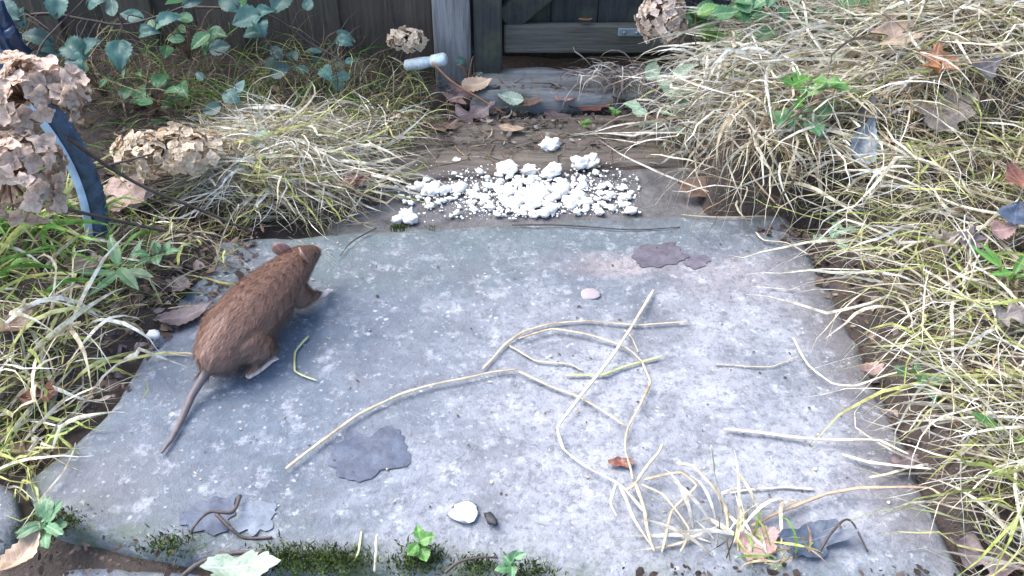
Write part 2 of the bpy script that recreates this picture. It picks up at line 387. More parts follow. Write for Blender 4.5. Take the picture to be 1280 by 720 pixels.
SF = [(28, 600), (62, 646), (130, 668), (210, 684), (330, 694), (470, 708), (640, 720), (900, 742), (1236, 770)]
SL_ = [(222, 303), (196, 400), (138, 505), (28, 600)]
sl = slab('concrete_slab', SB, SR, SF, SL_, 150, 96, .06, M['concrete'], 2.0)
tag(sl, 'large weathered grey concrete paving slab filling the foreground', 'paving slab')
s2 = slab('broken_paving_piece', [(70, 690), (130, 688), (200, 694), (262, 704)], [(262, 704), (300, 760)], [(40, 770), (150, 775), (300, 760)], [(70, 690), (40, 770)], 40, 24, .03, M['concrete'], 9.0, -.018)
tag(s2, 'small broken piece of bluish paving below the front left edge of the slab', 'paving slab')
s3 = slab('stone', [(-30, 585), (0, 592), (14, 610)], [(14, 610), (20, 640), (8, 672)], [(-40, 680), (-10, 682), (8, 672)], [(-30, 585), (-40, 680)], 16, 12, .03, M['concrete'], 5.0, -.006)
tag(s3, 'blue grey stone cut off by the left picture edge beside the slab', 'stone')

# ---------------------------------------------------------------- the strip behind the slab, timbers, fence and gate
def strip(name, px, z, thick, mat, jit=.004, nx_=60, ny_=10):
    a, b, c, d = [G(*p, z) for p in px]                       # back-left, back-right, front-right, front-left
    V, F = [], []
    for j in range(ny_ + 1):
        for i in range(nx_ + 1):
            u, v = i / nx_, j / ny_
            p = a.lerp(b, u).lerp(d.lerp(c, u), v)
            e = min(u, 1-u) * (b-a).length; e2 = min(v, 1-v) * (a-d).length
            n = float(fbm(p.x*.4, p.y*3, 14, 4)); 
            q = Vector((p.x, p.y, z + jit * 1.6 * n - .006 * math.exp(-min(e, e2) / .005)))
            if e2 < .002: q.y += .010 * float(fbm(p.x, j, 12, 4))
            V.append(q)
    for j in range(ny_):
        for i in range(nx_):
            k = j * (nx_ + 1) + i; F.append((k, k + nx_ + 1, k + nx_ + 2, k + 1))
    lp = [i for i in range(nx_ + 1)] + [j*(nx_+1)+nx_ for j in range(1, ny_ + 1)] + [ny_*(nx_+1)+i for i in range(nx_-1, -1, -1)] + [j*(nx_+1) for j in range(ny_-1, 0, -1)]
    b0 = len(V)
    for k in lp: V.append(Vector((V[k].x, V[k].y, z - thick)))
    for k in range(len(lp)): F.append((lp[k], lp[(k+1) % len(lp)], b0 + (k+1) % len(lp), b0 + k))
    return link(name, mesh(name, V, F), mat)
o = strip('path', [(420, 228), (930, 198), (930, 290), (400, 305)], ZP - .004, .03, M['litter_soil'], .003)
tag(o, 'narrow dirty grey strip of path behind the slab strewn with crumbs', kind='structure')
tag(strip('wooden_plank', [(500, 152), (840, 136), (860, 199), (460, 221)], ZP + .003, .04, M['plank'], .006), 'worn brown wooden plank laid across the path behind the white crumbs', 'plank')
tag(strip('threshold_beam', [(600, 84), (860, 80), (880, 114), (590, 120)], .008, .06, M['beam'], .010, 60, 12), 'rotting grey timber threshold beam below the gate', 'beam')

FY = 1.66
def box_part(name, lo, hi, mat, parent, wd=.003, jit=.0):
    V, F = [], []; add_box(V, F, lo, hi, jit)
    c = sum(V, Vector()) / 8
    o = link(name, mesh(name, [v - c for v in V], F, False), mat, parent); o.location = c - (parent.location if parent else Vector())
    return bevel(o, wd)
fence = empty('board_fence', (-.6, FY, 0)); tag(fence, 'dark brown vertical board fence behind the brambles, left of the gate', 'fence')
x = -.152; i = 0
while x > -1.75:
    bw = random.uniform(.088, .098)
    box_part('board', (x - bw, FY + .012 + (.010 if i % 2 else 0), -.05), (x - .002, FY + .030 + (.010 if i % 2 else 0), .98 + random.uniform(-.01, .01)), M['fence'], fence, .002)
    x -= bw - .004; i += 1
box_part('rail', (-1.75, FY + .046, .30), (-.152, FY + .085, .37), M['fence'], fence)
box_part('rail', (-1.75, FY + .046, .78), (-.152, FY + .085, .85), M['fence'], fence)
post = empty('gate_post', (-.113, FY, 0)); tag(post, 'thick weathered grey wooden post between the fence and the gate', 'post')
box_part('shaft', (-.150, FY - .035, -.10), (-.079, FY + .04, 1.05), M['post'], post, .006)
V = [Vector((sx * .042, sy * .044, 0)) for sx, sy in ((-1,-1),(1,-1),(1,1),(-1,1))] + [Vector((0, 0, .03))]
link('cap', mesh('cap', V, [(0, 3, 2, 1), (0, 1, 4), (1, 2, 4), (2, 3, 4), (3, 0, 4)], False), M['post'], post, (-.0015, .0025, 1.051))
gate = empty('wooden_gate', (.2, FY, 0)); tag(gate, 'dark damp wooden gate with low rail and diagonal brace above the threshold', 'gate')
box_part('stile', (-.073, FY - .030, -.004), (-.019, FY + .004, 1.0), M['gate'], gate, .004)
box_part('bottom_rail', (-.016, FY - .014, .042), (.84, FY + .006, .098), M['rail'], gate, .004)
box_part('top_rail', (-.016, FY - .014, .80), (.84, FY + .006, .87), M['rail'], gate, .004)
box_part('stile', (.842, FY - .030, .0), (.90, FY + .004, 1.0), M['gate'], gate, .004)
x = -.016
while x < .83:
    box_part('board', (x, FY + .022, .05), (x + .0905, FY + .040, .99), M['gate'], gate, .002); x += .0915
ax, az, bx_, bz = -.014, .101, .80, .79                             # the brace
dv = Vector((bx_ - ax, 0, bz - az)).normalized(); pv = Vector((-dv.z, 0, dv.x)) * .026
V = []
for yy in (FY - .010, FY + .012):
    for p in (Vector((ax, yy, az)) , Vector((bx_, yy, bz))):
        V += [p + pv, p - pv]
V = [v - gate.location for v in V]
bevel(link('brace', mesh('brace', V, [(0, 1, 3, 2), (4, 6, 7, 5), (0, 4, 5, 1), (2, 3, 7, 6), (0, 2, 6, 4), (1, 5, 7, 3)], False), M['gate'], gate), .003)
br = box_part('bracket', (.203, FY - .019, .078), (.262, FY - .0145, .094), M['metal'], gate, .002)
for dx in (-.018, .006):
    V, F = tube([Vector((dx, -.0035, 0)), Vector((dx, -.0062, 0))], .0032, 8); link('screw', mesh('screw', V, F), M['metal'], br)
post2 = empty('gate_post', (.96, FY, 0)); tag(post2, 'wooden post on the hinge side of the gate, hidden behind the grass bank', 'post')
box_part('shaft', (.905, FY - .03, -.1), (.98, FY + .045, 1.05), M['post'], post2, .006)
f2 = empty('board_fence', (1.4, FY, 0)); tag(f2, 'dark board fence behind the grass bank at the upper right', 'fence')
x = .983
while x < 2.2:
    box_part('board', (x, FY + .012, -.05), (x + .092, FY + .030, .98), M['fence'], f2, .002); x += .094

gap_blocker = empty('gap_blocker_boards', (0, FY + .16, 0)); tag(gap_blocker, 'added boards behind the gate that shade the gap under it', 'blocker')  # invented boards, added behind the gate to keep the gap dark
x = -.30
while x < 1.2:
    box_part('board', (x, FY + .15, -.06), (x + .118, FY + .17, 1.02), M['fence'], gap_blocker, .002); x += .12  # added boards that keep the gap under the gate dark

# ---------------------------------------------------------------- grass and straw
STRAW = [(.62, .58, .43), (.70, .67, .54), (.54, .49, .36), (.66, .63, .48), (.45, .39, .28)]
PALE = [(.82, .80, .72), (.77, .74, .64), (.71, .68, .57), (.62, .58, .47)]
OLIVE = [(.48, .50, .18), (.38, .43, .13), (.56, .57, .26), (.30, .36, .11)]
GREEN = [(.12, .27, .05), (.17, .36, .07), (.09, .21, .04), (.24, .42, .11)]
BROWN = [(.24, .17, .10), (.32, .23, .14), (.17, .12, .08), (.38, .29, .19)]
DARK = [(.09, .075, .05), (.13, .10, .07), (.07, .08, .04), (.18, .15, .10)]
def pal(n, spec):
    names = list(spec); pr = np.array([p for _, p in names]); pr = pr / pr.sum()
    pick = rng.choice(len(names), n, p=pr); out = np.empty((n, 3))
    for i, (L, _) in enumerate(names):
        k = pick == i; L = np.array(L); out[k] = L[rng.integers(0, len(L), k.sum())]
    return np.clip(out * rng.uniform(.78, 1.18, (n, 1)), 0, .88)
def strands(root, az, el, length, width, droop, colr, nseg=8, wig=.22, off=None, kink=.10):
    n = len(root); p = root.copy(); off = np.zeros(n) if off is None else off
    pts = [p.copy()]; a = az.copy(); e = el.copy(); seg = length / nseg
    turn = rng.normal(0, wig * .6, n)
    for k in range(nseg):
        d = np.stack([np.cos(e)*np.cos(a), np.cos(e)*np.sin(a), np.sin(e)], 1)
        p = p + d * seg[:, None]
        g = HT(p[:, 0], p[:, 1]) + off
        below = p[:, 2] < g
        p[:, 2] = np.where(below, g, p[:, 2]); e = np.where(below, np.maximum(e, 0.02), e)
        pts.append(p.copy())
        e = np.clip(e - droop * (0.5 + k / nseg), -1.35, 1.5); a = a + turn + rng.normal(0, wig, n) + (rng.random(n) < kink) * rng.normal(0, 1.0, n); e = e + (rng.random(n) < kink) * rng.normal(0, .45, n)
    pts = np.stack(pts, 1)                                           # n, nseg+1, 3
    t = np.gradient(pts, axis=1); t /= np.linalg.norm(t, axis=2, keepdims=True) + 1e-9
    tw = rng.uniform(-1.0, 1.0, n)[:, None] + np.linspace(0, 1, nseg + 1)[None] * rng.uniform(-3.0, 3.0, n)[:, None]
    side = np.stack([-t[..., 1], t[..., 0], 0 * t[..., 0]], 2); side /= np.linalg.norm(side, axis=2, keepdims=True) + 1e-6
    up = np.cross(side, t)
    s = side * np.cos(tw)[..., None] + up * np.sin(tw)[..., None]; nn = np.cross(s, t)
    u = np.linspace(0, 1, nseg + 1); prof = np.minimum(1, .55 + 1.2 * u) * np.clip((1 - u) * 2.2, .06, 1)
    wv = (width[:, None] * prof[None])[..., None]
    A = pts + s * wv; B = pts - nn * wv * .25; C = pts - s * wv
    V = np.stack([A, B, C], 2).reshape(-1, 3)                       # per strand (nseg+1)*3
    base = (np.arange(n) * (nseg + 1) * 3)[:, None, None]
    k = (np.arange(nseg) * 3)[None, :, None]
    q = np.array([[0, 1, 4, 3], [1, 2, 5, 4]]).reshape(1, 1, 8)
    F = (base + k + q).reshape(-1, 4)
    tip = np.linspace(1.0, 1.0, nseg + 1)
    cc = np.repeat(colr, (nseg + 1) * 3, axis=0)
    return V, F, cc
def build_strands(name, packs, mat):
    Vs, Fs, Cs, b = [], [], [], 0
    for v, f, c in packs: Vs.append(v); Fs.append(f + b); Cs.append(c); b += len(v)
    V = np.concatenate(Vs); F = np.concatenate(Fs); C = np.concatenate(Cs)
    me = bpy.data.meshes.new(name)
    me.vertices.add(len(V)); me.vertices.foreach_set('co', V.ravel())
    me.loops.add(F.size); me.loops.foreach_set('vertex_index', F.ravel().astype(np.int32))
    me.polygons.add(len(F)); me.polygons.foreach_set('loop_start', np.arange(0, F.size, 4, dtype=np.int32))
    me.polygons.foreach_set('use_smooth', np.ones(len(F), bool)); me.update()
    a = me.color_attributes.new('col', 'FLOAT_COLOR', 'POINT')
    a.data.foreach_set('color', np.concatenate([C, np.ones((len(C), 1))], 1).ravel())
    me.validate()
    return link(name, me, mat)
def field(n, x0, x1, y0, y1, spec, ln, wd, az=(0, 7), el=(.1, 1.0), droop=.25, off=.03, wig=.2, mask=None, nseg=8):
    x = rng.uniform(x0, x1, n * 3); y = rng.uniform(y0, y1, n * 3)
    k = np.ones(len(x), bool) if mask is None else mask(x, y)
    x, y = x[k][:n], y[k][:n]; n = len(x)
    o_ = rng.uniform(0, 1, n) ** 1.5 * off
    root = np.stack([x, y, H(x, y) + o_ * .6], 1)
    L = rng.uniform(ln[0], ln[1], n); W = wd[0] * .55 + (wd[1] * 1.15 - wd[0] * .55) * rng.random(n) ** 2.2
    A = rng.uniform(az[0], az[1], n); E = rng.uniform(el[0], el[1], n)
    return strands(root, A, E, L, W, np.full(n, droop) * rng.uniform(.5, 1.4, n), pal(n, spec), nseg, wig, o_)
def tuft(n, cx, cy, sx, sy, spec, ln, wd, az=(0, 6.28), el=(.5, 1.3), droop=.22, off=.01, wig=.12):
    x = rng.normal(cx, sx, n); y = rng.normal(cy, sy, n); o_ = rng.uniform(0, 1, n) * off
    root = np.stack([x, y, HT(x, y)], 1)
    return strands(root, rng.uniform(az[0], az[1], n), rng.uniform(el[0], el[1], n), rng.uniform(ln[0], ln[1], n), rng.uniform(wd[0], wd[1], n), np.full(n, droop) * rng.uniform(.5, 1.5, n), pal(n, spec), 8, wig, o_)

inR = lambda x, y: x > xr(y) + .015
inL = lambda x, y: x < xl(y) - .015
MUTE = [(.30, .25, .17), (.38, .32, .22), (.22, .18, .12)]
# right tussock at the back
THATCH = [(.42, .37, .27), (.56, .51, .40), (.27, .21, .15), (.68, .64, .53), (.18, .13, .10)]
packs = [field(6000, .27, 1.35, 1.13, 1.60, [(THATCH, 1)], (.03, .11), (.0003, .0007), (0, 6.28), (-.2, .5), .08, .055, .30, mask=inR, nseg=5), field(1300, .25, 1.35, 1.13, 1.62, [(BROWN, 4), (MUTE, 5), (OLIVE, 2)], (.06, .18), (.0008, .0020), (0, 6.28), (-.1, .4), .10, .02, .25, mask=inR),
         field(1700, .27, 1.35, 1.14, 1.52, [(STRAW, 5), (PALE, 4), (OLIVE, 2.5), (MUTE, 2)], (.07, .24), (.0009, .0024), (0, 6.28), (-.15, .55), .11, .060, .22, mask=inR),
         field(260, .27, .60, 1.12, 1.26, [(STRAW, 4), (PALE, 3), (BROWN, 3)], (.10, .22), (.0010, .0024), (3.3, 5.4), (.1, .8), .30, .06, .18, mask=inR),
         field(520, .30, 1.30, 1.17, 1.50, [(PALE, 6), (STRAW, 4)], (.10, .26), (.0006, .0030), (2.7, 3.9), (-.05, .25), .05, .075, .09, mask=inR),
         field(520, .30, 1.30, 1.17, 1.50, [(PALE, 5), (STRAW, 4), (OLIVE, 2)], (.10, .26), (.0006, .0030), (-.9, .5), (-.05, .25), .05, .075, .09, mask=inR),
         field(300, .34, .72, 1.24, 1.44, [(PALE, 8), (STRAW, 2)], (.08, .22), (.0006, .0028), (2.5, 4.4), (-.05, .35), .10, .085, .12, mask=inR),
         tuft(190, .37, 1.36, .05, .04, [(PALE, 7), (STRAW, 1)], (.10, .22), (.0012, .0024), (2.6, 6.0), (.2, 1.0), .30, .08),
         tuft(120, .60, 1.34, .09, .06, [(PALE, 4), (STRAW, 4), (OLIVE, 2)], (.10, .24), (.0012, .0026), (0, 6.28), (.2, 1.1), .26, .08),
         tuft(120, .92, 1.42, .14, .07, [(PALE, 5), (STRAW, 3), (OLIVE, 2)], (.10, .24), (.0012, .0026), (0, 6.28), (.2, 1.1), .26, .08)]
tag(build_strands('dry_grass', packs, M['blade']), 'matted pale dry grass tussocks on the bank behind the right slab corner', kind='stuff')
# right bank beside the slab
cl = lambda x, y: inR(x, y) & (fbm(x, y, 7, 3) > -.12)
packs = [field(4500, .47, 1.15, .40, 1.16, [(THATCH, 5), (OLIVE, 3)], (.03, .10), (.0003, .0007), (0, 6.28), (-.1, .5), .08, .022, .30, mask=inR, nseg=5), field(1100, .47, 1.15, .40, 1.16, [(BROWN, 4), (MUTE, 5), (OLIVE, 3)], (.05, .14), (.0007, .0016), (0, 6.28), (-.1, .3), .08, .012, .25, mask=inR),
         field(2700, .47, 1.15, .42, 1.18, [(STRAW, 5), (PALE, 3), (OLIVE, 6.5), (MUTE, 1.5)], (.06, .18), (.0008, .0020), (0, 6.28), (-.1, .55), .12, .035, .20, mask=inR),
         field(900, .54, 1.15, .60, 1.22, [(OLIVE, 6), (GREEN, 1.2), (STRAW, 2)], (.04, .11), (.0007, .0014), (0, 6.28), (.4, 1.4), .16, .02, .12, mask=lambda x, y: inR(x, y) & (fbm(x + 9, y, 6, 3) > .05)),
         field(420, .46, .62, .45, 1.14, [(PALE, 5), (STRAW, 4), (OLIVE, 2)], (.08, .24), (.0010, .0022), (2.3, 4.2), (.05, .5), .16, .02, .15, mask=inR)]
tag(build_strands('bank_grass', packs, M['blade']), 'tangled yellow green grass and straw along the right edge of the slab', kind='stuff')
# left straw heap
packs = [field(3200, -.50, -.22, 1.12, 1.38, [(THATCH, 6), (OLIVE, 1)], (.03, .10), (.0003, .0007), (0, 6.28), (-.2, .5), .08, .050, .30, mask=inL, nseg=5), field(420, -.50, -.20, 1.12, 1.40, [(BROWN, 4), (MUTE, 5), (OLIVE, 3)], (.05, .13), (.0007, .0016), (0, 6.28), (-.1, .3), .08, .015, .25, mask=inL),
         field(760, -.44, -.22, 1.13, 1.36, [(STRAW, 4), (PALE, 6), (OLIVE, 2), (MUTE, 2)], (.06, .18), (.0008, .0020), (0, 6.28), (-.1, .55), .13, .050, .22, mask=inL),
         field(360, -.44, -.22, 1.13, 1.34, [(PALE, 7), (STRAW, 3)], (.07, .20), (.0006, .0026), (2.6, 3.9), (-.05, .25), .06, .060, .10, mask=inL),
         field(260, -.50, -.22, 1.13, 1.34, [(PALE, 5), (STRAW, 3), (OLIVE, 2)], (.07, .20), (.0006, .0026), (-.7, .6), (-.05, .25), .06, .055, .10, mask=inL),
         tuft(130, -.33, 1.27, .06, .04, [(PALE, 7), (STRAW, 3)], (.08, .18), (.0010, .0020), (2.6, 6.6), (.2, .9), .32, .05),
         tuft(130, -.20, 1.41, .03, .035, [(STRAW, 4), (OLIVE, 4), (BROWN, 2)], (.06, .13), (.0008, .0016), (2.6, 6.8), (.3, 1.1), .34, .05)]
tag(build_strands('dry_grass', packs, M['blade']), 'heap of pale dry grass behind the left end of the slab', kind='stuff')
# dark thin grass under the brambles
packs = [field(1200, -1.15, -.16, 1.38, 1.64, [(DARK, 5), (BROWN, 5), (OLIVE, 1.5), (GREEN, 1.5), (MUTE, 2)], (.07, .20), (.0005, .0012), (0, 6.28), (.0, 1.3), .16, .05, .3, mask=inL),
         field(420, -1.0, -.40, 1.12, 1.40, [(DARK, 4), (BROWN, 5), (MUTE, 2), (GREEN, 2)], (.05, .14), (.0006, .0014), (0, 6.28), (.0, .7), .16, .02, .28, mask=inL),
         tuft(160, -.52, 1.45, .05, .03, [(GREEN, 5), (OLIVE, 4)], (.05, .11), (.0006, .0012), (0, 6.28), (.4, 1.35), .18),
         tuft(160, -.28, 1.53, .06, .03, [(GREEN, 4), (OLIVE, 4), (STRAW, 3)], (.06, .13), (.0006, .0012), (0, 6.28), (.4, 1.35), .18)]
tag(build_strands('shaded_grass', packs, M['blade']), 'thin dark tangled stems and grass below the brambles by the fence', kind='stuff')
# left verge beside the slab
vm = lambda x, y: x < -.53 + .14 * sst(.70, 1.02, y)
packs = [field(1600, -1.0, -.38, .60, 1.12, [(THATCH, 5), (OLIVE, 3)], (.03, .09), (.0003, .0007), (0, 6.28), (-.1, .5), .08, .015, .30, mask=vm, nseg=5), field(520, -1.0, -.36, .60, 1.12, [(BROWN, 4), (MUTE, 4), (OLIVE, 3)], (.04, .11), (.0007, .0016), (0, 6.28), (-.1, .3), .1, .012, .25, mask=vm),
         field(520, -1.0, -.40, .60, 1.12, [(STRAW, 4), (OLIVE, 5), (PALE, 2)], (.06, .17), (.0009, .0022), (0, 6.28), (.0, .7), .18, .025, .15, mask=vm),
         tuft(60, -.56, .68, .03, .04, [(PALE, 3), (STRAW, 3), (OLIVE, 5), (GREEN, 2)], (.07, .15), (.0010, .0026), (-1.6, 2.2), (.2, 1.0), .24),
         field(260, -.80, -.50, .54, .82, [(STRAW, 3), (OLIVE, 5), (MUTE, 3), (GREEN, 1)], (.05, .14), (.0006, .0022), (0, 6.28), (.0, .7), .18, .02, .18, mask=lambda x, y: x < -.53),
         tuft(46, -.55, .78, .035, .05, [(PALE, 3), (STRAW, 3), (OLIVE, 4)], (.10, .19), (.0018, .0032), (-1.6, 1.4), (.4, 1.1), .30)]
tag(build_strands('verge_grass', packs, M['blade']), 'low straw and yellowing grass along the left edge of the slab', kind='stuff')
packs = [tuft(85, -.69, .93, .05, .05, [(GREEN, 8), (OLIVE, 2)], (.08, .17), (.0022, .0042), (-1.2, 3.6), (.35, 1.15), .16, .01, .05),
         tuft(55, -.60, .99, .05, .03, [(GREEN, 5), (OLIVE, 4)], (.06, .13), (.0016, .0030), (-1.6, 3.6), (.2, 1.0), .18, .01, .05)]
tag(build_strands('green_grass_tuft', packs, M['blade']), 'bright green broad bladed grass tuft at the left edge below the dried hydrangea', 'grass tuft')
pt = G(850, 690, -.01)
packs = [tuft(22, .215, .530, .025, .014, [(PALE, 6), (STRAW, 4)], (.05, .11), (.0014, .0024), (.6, 2.9), (.2, 1.0), .22, .004, .08),
         tuft(30, .24, .515, .03, .012, [(OLIVE, 4), (GREEN, 4), (BROWN, 3)], (.02, .06), (.0006, .0014), (0, 6.28), (.5, 1.3), .2)]
tag(build_strands('straw_tuft', packs, M['blade']), 'small tuft of dead straw sprouting at the front edge of the slab', 'grass tuft')
packs = [field(260, -.16, .30, 1.30, 1.58, [(BROWN, 5), (STRAW, 2), (DARK, 3)], (.03, .10), (.0006, .0013), (0, 6.28), (.0, .2), .2, .008, .2),
         tuft(110, .21, 1.585, .04, .015, [(BROWN, 2), (PALE, 2), ([(.34, .28, .26), (.42, .36, .33)], 5)], (.06, .12), (.0008, .0015), (2.2, 5.8), (.2, 1.1), .42, .02)]
tag(build_strands('path_litter', packs, M['blade']), 'loose brown stalks and litter on the path before the gate', kind='stuff')

# moss along the slab edges
def moss(name, pts, n, spread, label):
    x = np.empty(n); y = np.empty(n)
    for i in range(n):
        q = random.choice(pts); x[i] = random.gauss(q[0], spread); y[i] = random.gauss(q[1], spread * .6)
    root = np.stack([x, y, HT(x, y) - .001], 1)
    pk = strands(root, rng.uniform(0, 6.28, n), rng.uniform(.5, 1.5, n), rng.uniform(.003, .008, n), rng.uniform(.0005, .0011, n), np.full(n, .2), pal(n, [([(.05, .09, .02), (.08, .12, .03), (.12, .17, .04), (.035, .06, .02)], 1)]), 3, .3)
    tag(build_strands(name, [pk], M['blade']), label, kind='stuff')
moss('moss', [G(x_, y_, -.01) for x_, y_ in ((60, 668), (75, 660), (350, 704), (400, 706), (440, 708), (520, 712), (530, 700), (215, 690), (330, 712), (600, 718), (660, 722), (370, 712), (420, 716))], 4200, .013, 'dark green moss along the front edge of the slab')
moss('moss', [G(x_, y_, -.006) for x_, y_ in ((500, 288), (540, 285), (575, 283), (600, 282), (640, 281))], 1100, .006, 'yellow green moss on the back edge of the slab below the crumbs')

def litter(name, n, x0, x1, y0, y1, size, cols, label, mask=None, lift=.004, tilt=.5):
    x = rng.uniform(x0, x1, n * 3); y = rng.uniform(y0, y1, n * 3)
    k = np.ones(len(x), bool) if mask is None else mask(x, y)
    x, y = x[k][:n], y[k][:n]; n = len(x); c = np.stack([x, y, HT(x, y) + rng.random(n) * lift], 1)
    s_ = rng.uniform(0, 1, n) ** 2 * (size[1] - size[0]) + size[0]; a = rng.uniform(0, 6.28, n)
    nr = np.stack([rng.normal(0, tilt, n), rng.normal(0, tilt, n), np.ones(n)], 1); nr /= np.linalg.norm(nr, axis=1, keepdims=True)
    u = np.stack([np.cos(a), np.sin(a), 0 * a], 1); u -= nr * (u * nr).sum(1, keepdims=True); v = np.cross(nr, u)
    u *= (s_ * rng.uniform(.8, 1.6, n))[:, None]; v *= (s_ * rng.uniform(.4, 1.0, n))[:, None]; h = nr * (s_ * rng.uniform(-.35, .35, n))[:, None]
    j = lambda: rng.uniform(.6, 1.2, (n, 1))
    V = np.stack([c - u*j(), c - u*.4 - v*j() + h, c - u*.3 + v*j() + h, c + u*.4 - v*j() + h*.5, c + u*.5 + v*j() + h, c + u*j()], 1).reshape(-1, 3)
    F = (np.arange(n)[:, None, None] * 6 + np.array([[0, 1, 3, 2], [2, 3, 5, 4]])[None]).reshape(-1, 4)
    tag(build_strands(name, [(V, F, np.repeat(pal(n, cols), 6, axis=0))], M['blade']), label, kind='stuff')
LB = [([(.10, .065, .05), (.16, .11, .085), (.07, .05, .045), (.21, .15, .12)], 6), ([(.30, .23, .18), (.36, .30, .26)], 2), ([(.14, .11, .12), (.10, .085, .10)], 3)]
LG = [([(.12, .10, .09), (.17, .15, .14), (.09, .08, .075)], 6), ([(.30, .27, .24), (.38, .35, .32)], 2), ([(.16, .11, .10)], 2)]
litter('leaf_litter', 2200, .42, 1.2, .38, 1.6, (.003, .016), LB, 'small scraps of dead brown leaves between the straw of the right bank', inR, .012)
litter('leaf_litter', 2000, -1.1, -.2, .45, 1.62, (.003, .014), LB, 'small scraps of dead brown leaves in the left verge', lambda x, y: vm(x, y) | (inL(x, y) & (y > 1.1)), .010)
litter('leaf_litter', 1500, -.26, .34, 1.36, 1.56, (.002, .008), LG, 'crumbled dead leaves and bark on the path before the gate', lambda x, y: rng.random(len(x)) < .22 + sst(1.44, 1.50, y) * sst(1.56, 1.53, y), .008, .35)
litter('leaf_litter', 1500, -.62, .50, .40, .535, (.001, .0045), [([(.07, .05, .042), (.11, .085, .075), (.05, .04, .036)], 1)], 'dark leaf scraps and soil crumbs along the front of the slab', lambda x, y: y < .50 + .05 * sst(-.2, -.45, x) + .02 * fbm(x, y, 20, 3), .006, .4)
litter('leaf_litter', 420, -.50, -.34, .72, 1.08, (.002, .009), LB, 'leaf scraps strewn over the left rim of the slab', lambda x, y: (x < -.44 + .09 * sst(.75, 1.0, y) + .03 * fbm(x, y, 14, 3)), .004, .3)
litter('leaf_litter', 700, .30, .50, .50, 1.10, (.0015, .008), LB, 'leaf scraps and soil crumbs strewn over the right rim of the slab', lambda x, y: x > .425 - .05 * sst(.9, 1.08, y) + .05 * fbm(x, y, 14, 3), .004, .3)
litter('slab_debris', 420, -.42, .42, .56, 1.08, (.0006, .0024), [([(.08, .06, .05), (.14, .10, .08)], 5), ([(.45, .40, .30), (.6, .55, .45)], 3)], 'tiny specks of soil and chaff scattered over the slab', None, .0012, .25)

# ---------------------------------------------------------------- leaves
def leaf_mesh(L, W, kind='ovate', curl=.2, fold=.2, seed=0, wav=.1):
    if kind == 'ragged':
        V, F = [Vector((0, 0, 0))], []; na, nr = 44, 6
        for i in range(1, nr + 1):
            for j in range(na):
                a = 2 * math.pi * j / na; d = Vector((math.cos(a), math.sin(a), 0)); q = i / nr
                r_ = .92 + .30 * mnoise.noise(d * 1.3 + Vector((seed * 3.1, 0, 0))) +   .30 * mnoise.noise(d * 2.4 + Vector((0, seed * 2.3, 1))) + .14 * mnoise.noise(d * 7 + Vector((0, 0, seed)))
                x_, y_ = d.x * r_ * q * L * .5, d.y * r_ * q * W * .5
                V.append(Vector((x_, y_, fold * abs(y_) + curl * (x_ * x_) / L * 2 + wav * W * mnoise.noise(Vector((x_ / L * 4, y_ / W * 4, seed))) * q)))
        for j in range(na): F.append((0, 1 + j, 1 + (j + 1) % na))
        for i in range(nr - 1):
            for j in range(na): F.append((1+i*na+j, 1+(i+1)*na+j, 1+(i+1)*na+(j+1) % na, 1+i*na+(j+1) % na))
        return mesh('leaf', V, F)
    rn = random.Random(seed); nL, nW = 16, 8; V, F = [], []
    ph = rn.uniform(0, 6)
    for i in range(nL + 1):
        t = i / nL
        if kind == 'ovate': wd = (math.sin(math.pi * t ** .75) ** .85) * (1 + (.10 if i % 2 else -.06))
        elif kind == 'lobed': wd = math.sin(math.pi * t ** .85) ** .6 * (.72 + .42 * math.cos(t * 15.5 + 2.6))
        else: wd = math.sin(math.pi * t) ** .5 * (.85 + .35 * mnoise.noise(Vector((t * 4, seed * 1.7, 0))))
        wd = max(wd, .03)
        for j in range(nW + 1):
            s = j / nW * 2 - 1
            asym = 1 + (.16 * mnoise.noise(Vector((t * 5, s * 2 + seed, 3.1))) if kind != 'ovate' else 0)
            xx = (t - .5) * L + .05 * L * abs(s) * (1 if kind == 'lobed' else 0)
            yy = s * W * .5 * wd * asym
            zz = fold * abs(s) * wd * W * .5 + curl * L * ((t - .5) ** 2) * 2 - curl * .2 * L + wav * W * mnoise.noise(Vector((t * 3.3 + ph, s * 1.7, seed)))
            V.append(Vector((xx, yy, zz)))
    for i in range(nL):
        for j in range(nW):
            k = i * (nW + 1) + j; F.append((k, k + nW + 1, k + nW + 2, k + 1))
    return mesh('leaf', V, F)
def basis(nrm, ang):
    nrm = Vector(nrm).normalized(); a = nrm.orthogonal().normalized()
    a = (Vector((math.cos(ang), math.sin(ang), 0)) - nrm * nrm.dot(Vector((math.cos(ang), math.sin(ang), 0))))
    if a.length < 1e-3: a = nrm.orthogonal()
    a.normalize(); b = nrm.cross(a)
    return Matrix((a, b, nrm)).transposed().to_4x4()
def top_at(px, py, extra=0.0):                     # where that pixel's ray meets ground or slab, lifted by extra
    z = 0.0
    for _ in range(30):
        g = G(px, py, z); z = .6 * z + .4 * (float(HT(g.x, g.y)) + extra)
    return G(px, py, z)
LI = 0
